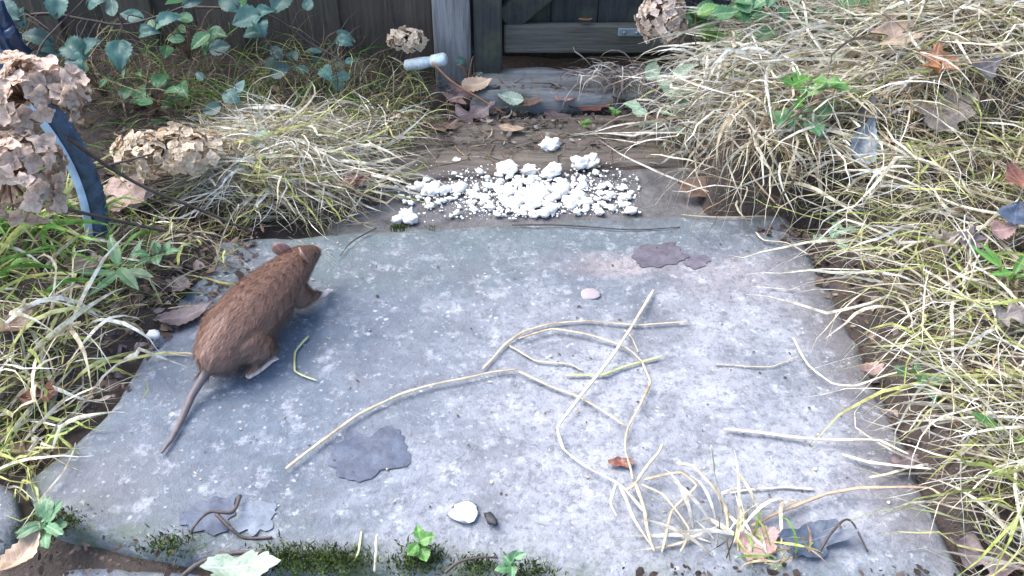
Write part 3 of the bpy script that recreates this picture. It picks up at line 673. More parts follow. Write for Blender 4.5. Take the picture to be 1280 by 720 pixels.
def fallen(px, py, lpx, wpx, ang, colr, kind, label, extra=.004, tilt=(0, 0), curl=.15, fold=.1, wav=.12, group=None, name='fallen_leaf', cat='leaf'):
    global LI; LI += 1
    p = top_at(px, py, extra); dep = (p - cam.location).dot(Vector((0, math.cos(PITCH), -math.sin(PITCH)))); s = dep / FPX
    me = leaf_mesh(lpx * s, wpx * s, kind, curl, fold, LI, wav)
    o = link(name, me, M['leaf_' + colr], None)
    o.matrix_world = Matrix.Translation(p) @ basis((tilt[0], tilt[1], 1), R(ang))
    if extra == .0015:                                     # a wet leaf that clings to the slab
        mw = o.matrix_world
        for v in me.vertices:
            q = mw @ v.co; v.co.z += float(slab_z(q.x, q.y)) + .0013 - p.z
    return tag(o, label, cat, group)
flat = dict(curl=.0, fold=.0, wav=.010, extra=.0015)
fallen(823, 318, 78, 56, 10, 'soaked_purple', 'ragged', 'flat purple grey leaf pressed on the slab near its back edge', **flat)
fallen(872, 326, 40, 26, 30, 'soaked_purple', 'ragged', 'small dark leaf scrap just right of the flat purple leaf on the slab', **flat)
fallen(462, 566, 110, 92, 20, 'soaked_blue', 'ragged', 'large wet dark blue leaf stuck to the slab below the long straw', **flat)
fallen(262, 642, 70, 66, 40, 'soaked_blue', 'ragged', 'blue grey wet leaf under the dark twig at the front left of the slab', **flat)
fallen(318, 648, 52, 56, -30, 'soaked_grey', 'ragged', 'paler blue grey leaf scrap right of the dark twig at the slab front', **flat)
fallen(778, 578, 20, 34, 90, 'redbrown', 'ragged', 'tiny dark red brown leaf scrap between straws on the slab', curl=.2)
fallen(1088, 462, 34, 24, 20, 'pink', 'ragged', 'small pinkish leaf at the right edge of the slab', curl=.4, extra=.012)
fallen(1012, 676, 92, 52, 15, 'wetblue', 'ragged', 'dark blue leaf under a thin twig at the front right of the slab', tilt=(0, -.15), curl=.25)
fallen(948, 678, 70, 44, 40, 'pink', 'ragged', 'dull pink leaf beside the straw tuft at the slab front', curl=.12)
fallen(1232, 696, 90, 62, -30, 'purple', 'lobed', 'purple brown leaf in the bottom right corner', curl=.3, extra=.02)
fallen(300, 708, 96, 50, 8, 'palegreen', 'ragged', 'pale greenish white leaf on the moss at the bottom left', curl=.2, extra=.014)
fallen(28, 690, 74, 36, 75, 'tan', 'ovate', 'curled tan leaf at the bottom left corner', curl=.5, fold=.5, extra=.014)
fallen(232, 392, 70, 34, 30, 'purple', 'ovate', 'mauve leaf left of the animal at the slab edge', curl=.3, extra=.010)
fallen(226, 358, 40, 26, -40, 'purple', 'ragged', 'small curled mauve leaf above the other at the left slab edge', curl=.4, extra=.010)
fallen(48, 492, 56, 38, 20, 'redbrown', 'lobed', 'red brown leaf among the straw at the left edge', extra=.02)
fallen(22, 400, 60, 40, 60, 'brown', 'ovate', 'brown leaf under green grass at the left edge', extra=.014)
fallen(150, 245, 70, 50, -20, 'pink', 'ragged', 'pale pinkish leaf below the tan dried flower head', extra=.03, tilt=(0, -.4))
fallen(110, 330, 50, 40, 50, 'grey', 'ragged', 'grey leaf in the grass below the blue ring', extra=.015)
fallen(436, 224, 56, 26, 10, 'redbrown', 'ovate', 'dark red leaf lying on the straw heap left of the crumbs', extra=.045, tilt=(0, -.3))
fallen(590, 140, 58, 44, 30, 'purple', 'lobed', 'purple dead leaf left of the plank on the path', extra=.02, tilt=(.1, -.3), curl=.35)
fallen(572, 118, 48, 36, 70, 'pink', 'lobed', 'pinkish dead leaf under the orange reed', extra=.02, tilt=(.2, -.4), curl=.35)
fallen(612, 132, 46, 34, -20, 'brown', 'lobed', 'brown dead leaf by the lower end of the orange reed', extra=.012, tilt=(0, -.2), curl=.3)
fallen(596, 104, 40, 26, 15, 'tan', 'ovate', 'pale tan leaf below the gate post', extra=.02, tilt=(0, -.4), curl=.3)
fallen(735, 132, 68, 34, 5, 'redbrown', 'ragged', 'flat reddish leaf in the middle of the path', extra=.006)
fallen(695, 146, 44, 24, -30, 'purple', 'ragged', 'small purple leaf between plank and threshold', extra=.006)
fallen(638, 122, 34, 18, 160, 'palegreen', 'ovate', 'small pale green leaf standing on the threshold end', extra=.02, tilt=(0, -.8))
fallen(732, 24, 14, 7, 0, 'orange', 'ovate', 'tiny orange leaf caught on the bottom rail of the gate', extra=0).location = P(732, 24, FY - .012)
fallen(556, 158, 40, 26, 40, 'brown', 'lobed', 'brown leaf at the left end of the plank', extra=.008, curl=.3)
fallen(660, 128, 42, 24, 10, 'brown', 'ragged', 'flat brown leaf in front of the threshold centre', extra=.008, curl=.2)
fallen(705, 122, 36, 22, 150, 'pink', 'lobed', 'pinkish leaf in front of the threshold right of centre', extra=.008, curl=.3)
fallen(775, 118, 46, 28, 60, 'brown', 'lobed', 'curled brown leaf where threshold and right bank meet', extra=.012, curl=.4)
fallen(640, 160, 34, 18, -10, 'tan', 'ovate', 'small tan leaf on the plank above the big crumbs', extra=.008, curl=.2)
fallen(628, 118, 36, 24, 80, 'redbrown', 'lobed', 'red brown leaf at the left end of the threshold', extra=.014, curl=.35)
bk = dict(tilt=(0, -.5), curl=.35)
fallen(1008, 110, 64, 48, -20, 'brown', 'lobed', 'brown dead leaf above the bright green weed on the right bank', extra=.07, **bk)
fallen(1172, 76, 46, 56, 80, 'orange', 'lobed', 'orange brown curled leaf high on the right bank', extra=.06, **bk)
fallen(1120, 42, 50, 60, 100, 'tan', 'lobed', 'large pale tan leaf near the top of the right bank', extra=.07, tilt=(0, -.9), curl=.4)
fallen(1176, 142, 84, 58, 10, 'grey', 'ragged', 'broad grey brown leaf in the middle of the right bank', extra=.06, **bk)
fallen(1080, 180, 70, 36, 80, 'bluegrey', 'ovate', 'curled blue grey leaf standing in the right bank grass', extra=.06, tilt=(.2, -.8), curl=.4, fold=.5)
fallen(1082, 140, 40, 28, 50, 'dark', 'ragged', 'dark leaf scrap just above the curled blue grey leaf', extra=.06, **bk)
fallen(1182, 302, 44, 34, 30, 'grey', 'lobed', 'grey brown leaf, left one of a pair on the right bank', extra=.035, **bk)
fallen(1216, 300, 36, 36, 80, 'purple', 'lobed', 'purple grey leaf, right one of a pair on the right bank', extra=.04, **bk)
fallen(1254, 286, 36, 28, 10, 'pink', 'ovate', 'pinkish brown leaf near the right picture edge', extra=.045, **bk)
fallen(1270, 268, 36, 44, 70, 'wetblue', 'ovate', 'dark slate blue leaf at the right picture edge', extra=.05, **bk)
fallen(1262, 392, 52, 34, 20, 'grey', 'lobed', 'grey leaf at the right edge below the leaf pair', extra=.035, **bk)
fallen(1272, 222, 40, 30, 120, 'redbrown', 'ragged', 'red brown leaf scrap at the right picture edge', extra=.05, **bk)
fallen(1230, 85, 40, 30, 20, 'dark', 'ragged', 'dark wet leaf in a gap of the upper right grass', extra=.05, **bk)
fallen(1130, 575, 40, 30, 20, 'purple', 'ragged', 'purple leaf half under straw at the lower right slab edge', extra=.01)
fallen(880, 235, 70, 34, 5, 'brown', 'ragged', 'dark brown leaf in the hollow behind the slab', extra=.01, tilt=(0, -.3))

# green weeds: a plant thing with leaves as parts
def weed(name, base, leaves, mat, label, cat='plant', kind='ovate', stemmat=None, stems=True, group=None):
    """leaves: (point, length, width, heading angle, tilt)"""
    e = empty(name, base); tag(e, label, cat, group)
    for i, (p, L, W, an, tl) in enumerate(leaves):
        p = Vector(p)
        me = leaf_mesh(L, W, kind, random.uniform(-.3, .1), random.uniform(.1, .35), random.randint(0, 999), .06)
        o = link('leaf', me, mat, e)
        o.matrix_world = Matrix.Translation(p) @ basis(tl, R(an))
        o.matrix_parent_inverse = Matrix.Translation(-Vector(base))
        if stems:
            b0 = Vector(base); st = p - o.matrix_world.to_3x3() @ Vector((L * .5, 0, 0))
            midp = b0.lerp(st, .55) + Vector((0, 0, .25 * (st - b0).length))
            path = smooth_path([b0, midp, st], 5)
            v, f = tube([q - b0 for q in path], [.0014 * (1 - .5 * k / len(path)) for k in range(len(path))], 5)
            link('stem', mesh('stem', v, f), stemmat or mat, e)
    return e
def rosette(px, py, extra, n, L, W, mat, label, kind='ovate', spread=.03, up=.6, name='weed', cat='plant', zup=.02):
    b = top_at(px, py, extra); Ls = []
    for i in range(n):
        a = 360 * i / n + random.uniform(-25, 25); d = Vector((math.cos(R(a)), math.sin(R(a)), 0))
        Ls.append((b + d * spread * random.uniform(.6, 1.2) + Vector((0, 0, random.uniform(.2, 1) * zup)), L * random.uniform(.7, 1.2), W * random.uniform(.7, 1.2), a, (d.x * -up * .4, d.y * -up * .4 - .3, 1)))
    return weed(name, b, Ls, mat, label, cat, kind)
rosette(1005, 128, .07, 7, .055, .022, M['green'], 'bright green lobed weed in the dry grass of the right bank', 'lobed', .032, zup=.05)
rosette(1000, 158, .05, 5, .045, .028, M['midgreen'], 'darker green weed just below the bright green one on the right bank', 'ragged', .025)
rosette(1040, 300, .025, 4, .034, .018, M['palegreen'], 'pale green weed by the back right corner of the slab', 'lobed', .022)
rosette(1272, 552, .02, 3, .030, .014, M['green'], 'green weed leaves at the right picture edge', 'ovate', .03)
rosette(732, 157, .012, 3, .016, .012, M['green'], 'tiny bright green seedling on the path', 'ovate', .006, zup=.01)
rosette(767, 144, .015, 3, .016, .012, M['green'], 'tiny bright green seedling at the foot of the right grass bank', 'ovate', .006, zup=.01)
rosette(60, 664, .01, 8, .022, .014, M['midgreen'], 'small dark green weed at the front left corner of the slab', 'ragged', .016)
rosette(527, 690, .004, 7, .016, .012, M['green'], 'small yellow green weed on the front edge of the slab', 'ovate', .009)
rosette(640, 712, .006, 5, .014, .010, M['midgreen'], 'tiny green weed by the dark leaf at the slab front centre', 'ovate', .008)
rosette(200, 328, .008, 6, .020, .012, M['midgreen'], 'small green weed at the back left corner of the slab', 'ovate', .022)
rosette(150, 345, .015, 6, .055, .014, M['midgreen'], 'narrow leaved green weed between grass tuft and slab', 'ovate', .035)
rosette(1150, 480, .015, 5, .03, .014, M['midgreen'], 'small green weed in straw by the right slab edge', 'ovate', .02)
rosette(1265, 350, .03, 7, .04, .010, M['green'], 'fresh green weed among leaves at the right edge', 'ovate', .035)

def leafy(name, base, cpx, n, spread, Lr, mat, label, Y, kind='ovate', asp=.6):
    Ls = []
    for i in range(n):
        px, py = cpx[0] + random.gauss(0, spread[0]), cpx[1] + random.gauss(0, spread[1])
        if py < 75 and 770 < px < 868: px = 868 + random.uniform(0, 30)
        p = P(px, py, Y + random.uniform(-.06, .06)); L = random.uniform(*Lr)
        Ls.append((p, L, L * asp, random.uniform(0, 360), (random.uniform(-.5, .5), random.uniform(-.9, -.1), 1)))
    return weed(name, base, Ls, mat, label, 'plant', kind, M['stalk'])
leafy('leafy_plant', P(868, 90, 1.52), (868, 52), 20, (26, 22), (.03, .06), M['midgreen'], 'green nettle like plant right of the dried flower head by the gate', 1.50)
leafy('leafy_plant', P(862, 80, 1.48), (870, 44), 8, (26, 16), (.03, .05), M['green'], 'bright green shoots in front of the dried flower head by the gate', 1.46)
leafy('leafy_plant', P(905, 70, 1.55), (925, 40), 12, (24, 18), (.03, .05), M['bramble'], 'blue green bramble seedling on top of the right bank', 1.52)
leafy('leafy_plant', P(845, 150, 1.38), (832, 118), 12, (24, 20), (.025, .05), M['palegreen'], 'pale mint green plant at the left flank of the right bank', 1.40)
leafy('leafy_plant', P(985, 60, 1.44), (985, 18), 34, (46, 14), (.02, .045), M['midgreen'], 'low green leaves at the top edge above the right bank', 1.40)
leafy('leafy_plant', P(1225, 30, 1.44), (1225, 4), 30, (50, 9), (.02, .045), M['palegreen'], 'low pale green leaves in the top right corner', 1.40)
leafy('leafy_plant', P(1075, 45, 1.44), (1075, 12), 20, (30, 10), (.02, .045), M['midgreen'], 'green leaves above the pale tan leaf on the right bank', 1.40)
leafy('ivy', P(585, 100, 1.60), (578, 76), 7, (12, 16), (.018, .028), M['bramble'], 'dark ivy climbing the foot of the gate post', 1.615)
leafy('leafy_plant', P(330, 210, 1.30), (330, 186), 7, (16, 8), (.03, .045), M['palegreen'], 'pale green leaves poking out of the straw heap', 1.27)
leafy('leafy_plant', P(195, 140, 1.40), (205, 122), 12, (34, 14), (.03, .05), M['midgreen'], 'dull green low leaves above the tan dried flower head', 1.40)

leafy('leafy_plant', P(238, 75, 1.55), (236, 40), 16, (26, 18), (.025, .045), M['midgreen'], 'dark green leaves before the fence between the two bramble sprays', 1.52)
leafy('leafy_plant', P(395, 110, 1.56), (395, 84), 14, (30, 14), (.02, .04), M['bramble'], 'blue green low leaves at the fence foot left of the small brown flower', 1.54)
leafy('leafy_plant', P(130, 120, 1.45), (120, 100), 12, (30, 16), (.02, .04), M['midgreen'], 'shaded green leaves behind the upper dried hydrangea head', 1.42)

# brambles on the left
def bramble(stem_px, Y, rad, leaves, label, Lw=(.055, .038)):
    path = smooth_path([P(x_, y_, yy) for x_, y_, yy in stem_px], 8); b0 = path[0]
    e = empty('bramble', b0); tag(e, label, 'bramble')
    v, f = tube([p - b0 for p in path], [rad * (1 - .5 * k / len(path)) for k in range(len(path))], 6, 1, .15)
    link('stem', mesh('stem', v, f), M['twig'], e)
    for (px, py, yy, sz, an) in leaves:
        sz *= random.uniform(.65, 1.08); p = P(px, py, yy); L = Lw[0] * sz
        o = link('leaf', leaf_mesh(L, Lw[1] * sz * random.uniform(.75, 1.1), 'ovate', random.uniform(-.55, .1), random.uniform(.05, .5), random.randint(0, 999), random.uniform(.04, .14)), M['bramble'], e)
        o.matrix_world = Matrix.Translation(p) @ basis((random.uniform(-.3, .3), -.75 + random.uniform(-.2, .2), .8), R(an))
        o.matrix_parent_inverse = Matrix.Translation(-b0)
        near = min(path, key=lambda q: (q - p).length)
        v, f = tube([q - b0 for q in smooth_path([near, near.lerp(p, .5) + Vector((0, 0, .008)), p - o.matrix_world.to_3x3() @ Vector((L * .45, 0, 0))], 4)], .0011, 5)
        link('leaf_stalk', mesh('leaf_stalk', v, f), M['twig'], e)
    return e
bramble([(-20, 28, 1.42), (55, 17, 1.42), (110, 25, 1.42), (160, 30, 1.42), (230, 8, 1.44), (290, -20, 1.46)], 1.42, .0028,
        [(150, 68, 1.38, 1.0, -80), (185, 41, 1.38, 1.05, 0), (92, 62, 1.38, 1.1, 140), (112, 58, 1.38, .9, 40), (45, 48, 1.38, 1.0, 170), (210, 24, 1.40, .9, 30), (240, 4, 1.42, .9, 20), (140, 8, 1.40, .9, 100), (60, 70, 1.40, .9, 200), (28, 20, 1.4, 1, 90), (95, 78, 1.36, .9, -60), (165, 20, 1.44, .8, 160)],
        'arching bramble stem with blue green leaves at the top left above the dried flowers')
bramble([(230, 8, 1.52), (310, 12, 1.50), (350, 26, 1.50), (385, 52, 1.50), (420, 72, 1.48), (450, 95, 1.46)], 1.5, .0024,
        [(308, 24, 1.47, .95, 200), (326, 33, 1.46, .95, -60), (330, 16, 1.48, .95, 10), (318, 42, 1.48, .8, 190), (385, 5, 1.52, .7, 90), (355, 2, 1.5, .9, 60), (285, 4, 1.5, .8, 150), (430, 52, 1.5, .6, -30), (408, 92, 1.45, .7, -60)],
        'bramble spray with three pale blue green leaves before the dark fence')
bramble([(250, 160, 1.32), (262, 140, 1.34), (285, 120, 1.36), (300, 95, 1.40), (340, 70, 1.44)], 1.35, .0018,
        [(265, 137, 1.32, .8, 210), (290, 122, 1.34, .9, -40), (300, 108, 1.36, .7, 60), (275, 60, 1.44, .7, 10), (250, 95, 1.42, .6, 120), (350, 88, 1.44, .7, 30), (345, 65, 1.45, .8, 120)],
        'low bramble shoot between tan dried flower head and fence')
bramble([(35, 110, 1.30), (50, 60, 1.34), (75, 30, 1.38), (100, 5, 1.42), (120, -20, 1.44)], 1.35, .0018,
        [(20, 95, 1.34, .9, 200), (50, 82, 1.36, 1.0, 250), (75, 5, 1.40, .9, 80), (120, 2, 1.40, .8, 20), (10, 10, 1.40, 1.0, 120)],
        'upright bramble shoot behind the large dried hydrangea in the left corner')

# twigs
def twig(pts, r0, r1, mat, name, label, cat='twig', group=None, flat_=1.0, wob=.1, sides=6):
    path = smooth_path(pts, 8); n = len(path); b0 = path[0].copy()
    if name == 'straw':
        sd0 = random.uniform(0, 99)
        lin = []
        for a_, b_ in zip(pts, pts[1:]): lin += [Vector(a_).lerp(Vector(b_), k / 8) for k in range(8)]
        lin.append(Vector(pts[-1]))
        if len(lin) == n: path = [p.lerp(q, .55) for p, q in zip(path, lin)]
        path = [p + Vector((mnoise.noise(Vector((k * .11, sd0, 0))), mnoise.noise(Vector((k * .11, sd0, 7))), .2 * mnoise.noise(Vector((k * .11, sd0, 3))))) * .003 for k, p in enumerate(path)]
    v, f = tube([p - b0 for p in path], [(r0 + (r1 - r0) * k / (n - 1)) * ((1.22 if k % 17 == 9 else 1) * (.85 + .3 * mnoise.noise(Vector((k * .3, r0 * 9e3, n)))) * (.55 if k in (0, n - 1) else 1) if name == 'straw' else 1) for k in range(n)], sides, flat_, wob)
    return tag(link(name, mesh(name, v, f), mat, None, b0), label, cat, group)
twig([P(84, 172, .93), P(120, 198, .96), P(180, 234, 1.0), P(250, 262, 1.03), P(312, 289, 1.05)], .0026, .0018, M['twig'], 'twig', 'long dark twig slanting down from the dried hydrangea to the slab corner')
twig([P(70, 258, .93), P(120, 270, .96), P(165, 280, .99), P(205, 288, 1.01), P(250, 292, 1.03)], .0026, .0018, M['twig'], 'twig', 'dark twig crossing in front of the blue ring')
twig([P(104, 214, 1.02), P(150, 203, 1.05), P(192, 192, 1.08)], .0020, .0012, M['twig'], 'twig', 'short dark twig poking into the tan dried flower head')
twig([P(540, 78, 1.52), P(565, 102, 1.52), P(598, 122, 1.52), P(632, 143, 1.52)], .0022, .0016, M['reed'], 'reed', 'thin orange reed leaning below the pale tube beside the gate post', 'reed')
twig([P(876, 150, 1.32), P(880, 110, 1.33), P(872, 70, 1.36), P(868, 40, 1.42)], .0016, .0010, M['twig'], 'twig', 'thin dark upright stem before the right bank')
twig([G(300, 620, .008), G(290, 640, .012), G(262, 640, .014), G(244, 656, .012), G(238, 668, .006)], .0022, .0012, M['twig'], 'twig', 'bent dark twig over the wet blue leaf at the slab front left')
twig([G(270, 642, .012), G(288, 660, .006), G(306, 672, -.002), G(340, 672, .0), G(230, 706, -.01)][:4], .0022, .0014, M['twig'], 'twig', 'dark twig forking down over the front left slab edge')
twig([G(222, 726, -.01), G(250, 704, -.004), G(290, 692, .002), G(330, 690, .006)], .0030, .0020, M['twig'], 'twig', 'thick dark root along the front left slab edge')
twig([G(556, 716, .004), G(575, 702, .010), G(600, 697, .010), G(622, 697, .006)], .0018, .0010, M['twig'], 'twig', 'short arched dark twig at the slab front centre')
twig([G(1024, 690, .012), G(1040, 665, .018), G(1062, 650, .016), G(1085, 690, .004)], .0016, .0010, M['twig'], 'twig', 'arched thin dark twig over the dark blue leaf at the front right')
twig([P(1016, 225, 1.12), P(1010, 190, 1.16), P(1006, 160, 1.20)], .0022, .0018, M['leaf_pink'], 'stalk', 'pinkish upright stalk in the grass below the bright green weed', 'stalk')
twig([G(470, 285, .003), G(440, 302, .004), G(425, 320, .004)], .0012, .0008, M['twig'], 'twig', 'fine dark thread of root at the back edge above the animal')
twig([G(640, 281, .002), G(690, 281, .003), G(730, 283, .003), G(790, 287, .002), G(850, 284, .002)], .0013, .0008, M['twig'], 'twig', 'thin dark root lying along the back edge of the slab')

# straws on the slab
def straw(px, r, mat, label, z=.006, flat_=.55, r1=None):
    pts = []
    for q in px:
        h_ = (q[2] if len(q) > 2 else z); g_ = G(q[0], q[1], h_); pts.append(g_ + Vector((0, 0, max(0, float(slab_z(g_.x, g_.y)))))) 
    r *= .80; flat_ *= .7
    return twig(pts, r, r1 or r * .7, M[mat], 'straw', label, 'straw', None, flat_, .12)
straw([(357, 585), (400, 553), (447, 519), (500, 495), (560, 478), (612, 467), (648, 464)], .0032, 'straw', 'long pale straw running from slab left of centre up to the crossing stalks', .007)
straw([(648, 464, .007), (690, 484, .006), (730, 500, .006), (783, 532, .009)], .0030, 'straw', 'straw continuing right and down from the long pale straw')
straw([(817, 362, .006), (790, 408, .012), (752, 462, .016), (718, 505, .014), (698, 535, .009), (705, 562, .006), (740, 588, .007), (778, 608, .009), (806, 640, .008)], .0033, 'straw_white', 'long straight pale straw crossing the slab centre then hooking right', .010, .6)
straw([(603, 462), (630, 434), (655, 416), (690, 406), (740, 401), (800, 406), (862, 402)], .0030, 'straw', 'curved straw arching over the slab centre', .005)
straw([(648, 424), (690, 412), (740, 420), (780, 432), (802, 452), (812, 478), (800, 505), (786, 535), (782, 565), (790, 600)], .0026, 'straw', 'thin looping straw on the right side of the straw tangle', .008)
straw([(636, 434), (668, 452), (712, 456), (730, 464)], .0024, 'straw', 'short kinked straw under the arching straw', .004)
straw([(708, 470), (755, 468), (790, 456), (830, 444)], .0034, 'straw_green', 'short flat greenish stalk on the slab right of centre', .004, .45)
straw([(780, 412), (792, 426), (798, 440)], .0018, 'straw', 'tiny straw joining the looping straw', .004)
straw([(386, 420), (368, 440), (368, 464), (398, 476)], .0024, 'straw_green', 'small hooked yellow green straw beside the animal', .004)
straw([(992, 422, .006), (1012, 456, .010), (1040, 480, .012), (1070, 484, .014), (1110, 470, .02), (1150, 462, .03)], .0026, 'straw_white', 'curved pale straw reaching onto the slab from the right edge')
straw([(895, 455), (930, 458), (965, 458), (1000, 446)], .0016, 'straw', 'faint short straw lying on the slab to the right', .003)
straw([(905, 536, .005), (980, 546, .006), (1050, 550, .010), (1100, 552, .018), (1135, 568, .03)], .0032, 'straw_white', 'long nearly level pale straw at the right of the slab')
straw([(1018, 612), (985, 608), (955, 612), (912, 616)], .0026, 'straw_white', 'flat white straw left of the curved root on the slab', .003)
straw([(938, 656, .006), (985, 636, .009), (1030, 618, .012), (1075, 610, .015), (1160, 612, .026), (1180, 620, .03)], .0034, 'straw_brown', 'brown curved stalk entering the slab at the lower right')
straw([(1052, 568, .006), (1085, 578, .008), (1130, 584, .018), (1165, 588, .03)], .0034, 'straw_white', 'short pale straw below the level straw at the right edge')
straw([(1088, 598), (1120, 590), (1160, 582)], .0030, 'straw_white', 'short straw slanting against the one above at the right edge', .010)
straw([(889, 556, .09), (892, 580, .06), (896, 605, .03), (905, 640, .004)], .0026, 'straw_white', 'upright white straw stub behind the front straw tuft')
straw([(845, 578, .02), (866, 582, .03), (890, 606, .028), (906, 632, .012), (912, 660, .004)], .0032, 'straw', 'bent tan stalk arching beside the front straw tuft')
straw([(780, 612, .008), (800, 600, .012), (820, 570, .018), (830, 556, .02)], .0030, 'straw', 'straw rising right from the knot of the straw tangle')
straw([(805, 600, .010), (850, 590, .012), (870, 606, .01), (840, 640, .008), (828, 690, .004)], .0028, 'straw', 'straw bowing over into the front tuft')
straw([(770, 605, .012), (764, 628, .010), (772, 648, .004)], .0024, 'straw_white', 'short white straw hanging left of the straw knot')
straw([(776, 608, .012), (790, 640, .010), (812, 680, .004)], .0028, 'straw_white', 'white straw running from the knot down to the slab front')
straw([(794, 602, .012), (806, 640, .012), (812, 670, .010), (818, 690, .004)], .0032, 'straw', 'thick straw running from the knot to the front tuft')
straw([(800, 604, .012), (830, 618, .012), (862, 660, .010), (850, 690, .004)], .0026, 'straw', 'straw sloping right from the knot into the tuft')
straw([(452, 664, .002), (448, 690, .004), (440, 704, .0)], .0018, 'straw_green', 'short pale stalk, left of two standing at the slab front', .006)
straw([(472, 668, .03), (470, 690, .016), (468, 716, .0)], .0024, 'straw_white', 'short pale stalk, right of two standing at the slab front', .006)
straw([(945, 290, .004), (955, 300, .006), (985, 304, .008), (1010, 318, .01)], .0024, 'straw_white', 'bent straw at the back right corner of the slab')
straw([(852, 268, .004), (900, 272, .004), (960, 270, .006)], .0018, 'straw', 'fine straw lying along the back edge right of the crumbs')
straw([(210, 386), (240, 384), (262, 388)], .0026, 'straw_brown', 'short brown straw pointing at the animal, upper of two', .006)
straw([(200, 440), (230, 442), (256, 446)], .0026, 'straw_brown', 'short brown straw pointing at the animal, lower of two', .006)
# long stalks standing over the right bank
def stalk(pts, r, mat, label):
    return twig([P(*p) for p in pts], r, r * .6, M[mat], 'straw', label, 'straw', None, .7, .12)
stalk([(1215, 470, .86), (1195, 530, .80), (1182, 600, .74), (1186, 660, .70)], .0026, 'straw_white', 'tall white straw standing at the lower right by the slab')
stalk([(1140, 490, .84), (1126, 545, .78), (1122, 590, .74), (1128, 640, .69), (1170, 700, .64)], .0024, 'straw_white', 'white straw curving down over the right front corner')
stalk([(1180, 590, .74), (1150, 640, .70), (1112, 690, .655)], .0022, 'straw', 'straw slanting left across the right front corner')
stalk([(1098, 616, .70), (1102, 660, .67), (1106, 712, .63)], .0022, 'straw_white', 'upright white straw at the front right of the slab')
stalk([(1276, 500, .84), (1230, 560, .78), (1195, 620, .73)], .0026, 'straw', 'long straw leaning left from the right picture edge')
stalk([(962, 150, 1.20), (966, 190, 1.17), (975, 225, 1.13), (990, 260, 1.10)], .0022, 'straw_white', 'white straw hanging over the hollow behind the slab')
stalk([(1100, 330, 1.03), (1060, 350, 1.0), (1105, 380, .97), (1130, 420, .93), (1180, 470, .88)], .0024, 'straw', 'kinked straw on the bank at the right slab edge')
stalk([(1040, 370, .99), (1075, 395, .965), (1120, 372, .985), (1200, 340, 1.03), (1262, 352, 1.03)], .0024, 'straw_white', 'long pale straw arching over the right bank')

# ---------------------------------------------------------------- dried hydrangeas
def floret_mesh(seed, s):
    rn = random.Random(seed); V, F = [], []
    for k in range(4):
        a0 = k * math.pi / 2 + rn.uniform(-.2, .2); L = s * rn.uniform(.8, 1.15); W = L * rn.uniform(.85, 1.1); cup = rn.uniform(-.5, .55); ph = rn.uniform(0, 9)
        b = len(V); n1, n2 = 5, 4
        for i in range(n1 + 1):
            t = i / n1; wd = (math.sin(math.pi * min(1, .08 + t * .86) ** .9)) ** .6
            for j in range(n2 + 1):
                q = j / n2 * 2 - 1
                x_ = L * t * (1 - .18 * q * q * t); y_ = q * W * .5 * wd
                z_ = cup * L * t * t * .6 + .26 * L * mnoise.noise(Vector((t * 2.8 + ph, q * 2.0, seed))) + .12 * L * q * q
                V.append(Vector((x_ * math.cos(a0) - y_ * math.sin(a0), x_ * math.sin(a0) + y_ * math.cos(a0), z_ + .0006 * k)))
        for i in range(n1):
            for j in range(n2):
                c = b + i * (n2 + 1) + j; F.append((c, c + n2 + 1, c + n2 + 2, c + 1))
    return mesh('floret', V, F)
def hydrangea(c, rad, n, s, mat, foot, label, nvar=6, low=-.35, inner=.75):
    c = Vector(c); foot = Vector(foot); e = empty('dried_hydrangea', foot); tag(e, label, 'dried flower')
    vs_ = [floret_mesh(random.randint(0, 9999), s) for _ in range(nvar)]
    for m_ in vs_: m_.materials.append(M[mat])
    path = smooth_path([foot, foot.lerp(c, .5) + Vector((.01, 0, .02)), c], 8)
    parts = [tube([p - foot for p in path], [.0032 - .0012 * k / len(path) for k in range(len(path))], 6)]
    ends = []
    for i in range(n):
        z = 1 - (1 - low) * (i + .5) / n; a = i * 2.39996 + random.uniform(-.3, .3); r = math.sqrt(max(0, 1 - z * z))
        d = Vector((r * math.cos(a), r * math.sin(a), z)); k = random.uniform(inner, 1.06)
        p = c + Vector((d.x * rad[0] * k, d.y * rad[1] * k, d.z * rad[2] * k))
        nn = Vector((d.x / rad[0], d.y / rad[1], d.z / rad[2])).normalized() + Vector((random.uniform(-.5, .5), random.uniform(-.5, .5), random.uniform(-.5, .5)))
        o = link('floret', random.choice(vs_), None, e)
        sc = random.uniform(.7, 1.25)
        o.matrix_world = Matrix.Translation(p) @ basis(nn, random.uniform(0, 6.28)) @ Matrix.Scale(sc, 4)
        o.matrix_parent_inverse = Matrix.Translation(-foot)
        ends.append(p)
    for p in ends[::2]:
        parts.append(tube([c - foot, c.lerp(p, .5) - foot + Vector((0, 0, .004)), p - foot], [.0016, .0012, .0008], 4))
    v, f = join(*parts); link('stem', mesh('stem', v, f), M['stalk'], e)
    return e
hydrangea(P(32, 124, .93), (.062, .05, .045), 70, .0155, 'hyd', (-.86, .86, .02), 'upper of two big pinkish brown dried hydrangea heads at the left edge')
hydrangea(P(10, 222, .86), (.060, .05, .060), 95, .0155, 'hyd', (-.83, .80, .02), 'lower and larger of two dried hydrangea heads at the left edge', low=-.7)
hydrangea(P(214, 190, 1.15), (.086, .055, .034), 150, .0115, 'hyd_tan', (-.58, 1.30, .02), 'flattened tan dried hydrangea head lying on the straw behind the slab', inner=.5)
hydrangea(P(827, 24, 1.50), (.043, .043, .043), 110, .0105, 'hyd_pale', (.31, 1.52, -.02), 'round pale pink dried hydrangea head in front of the gate', low=-.8)
hydrangea(P(510, 52, 1.58), (.034, .03, .022), 46, .0100, 'hyd_tan', (-.20, 1.60, .02), 'small brown dried hydrangea head beside the grey gate post')
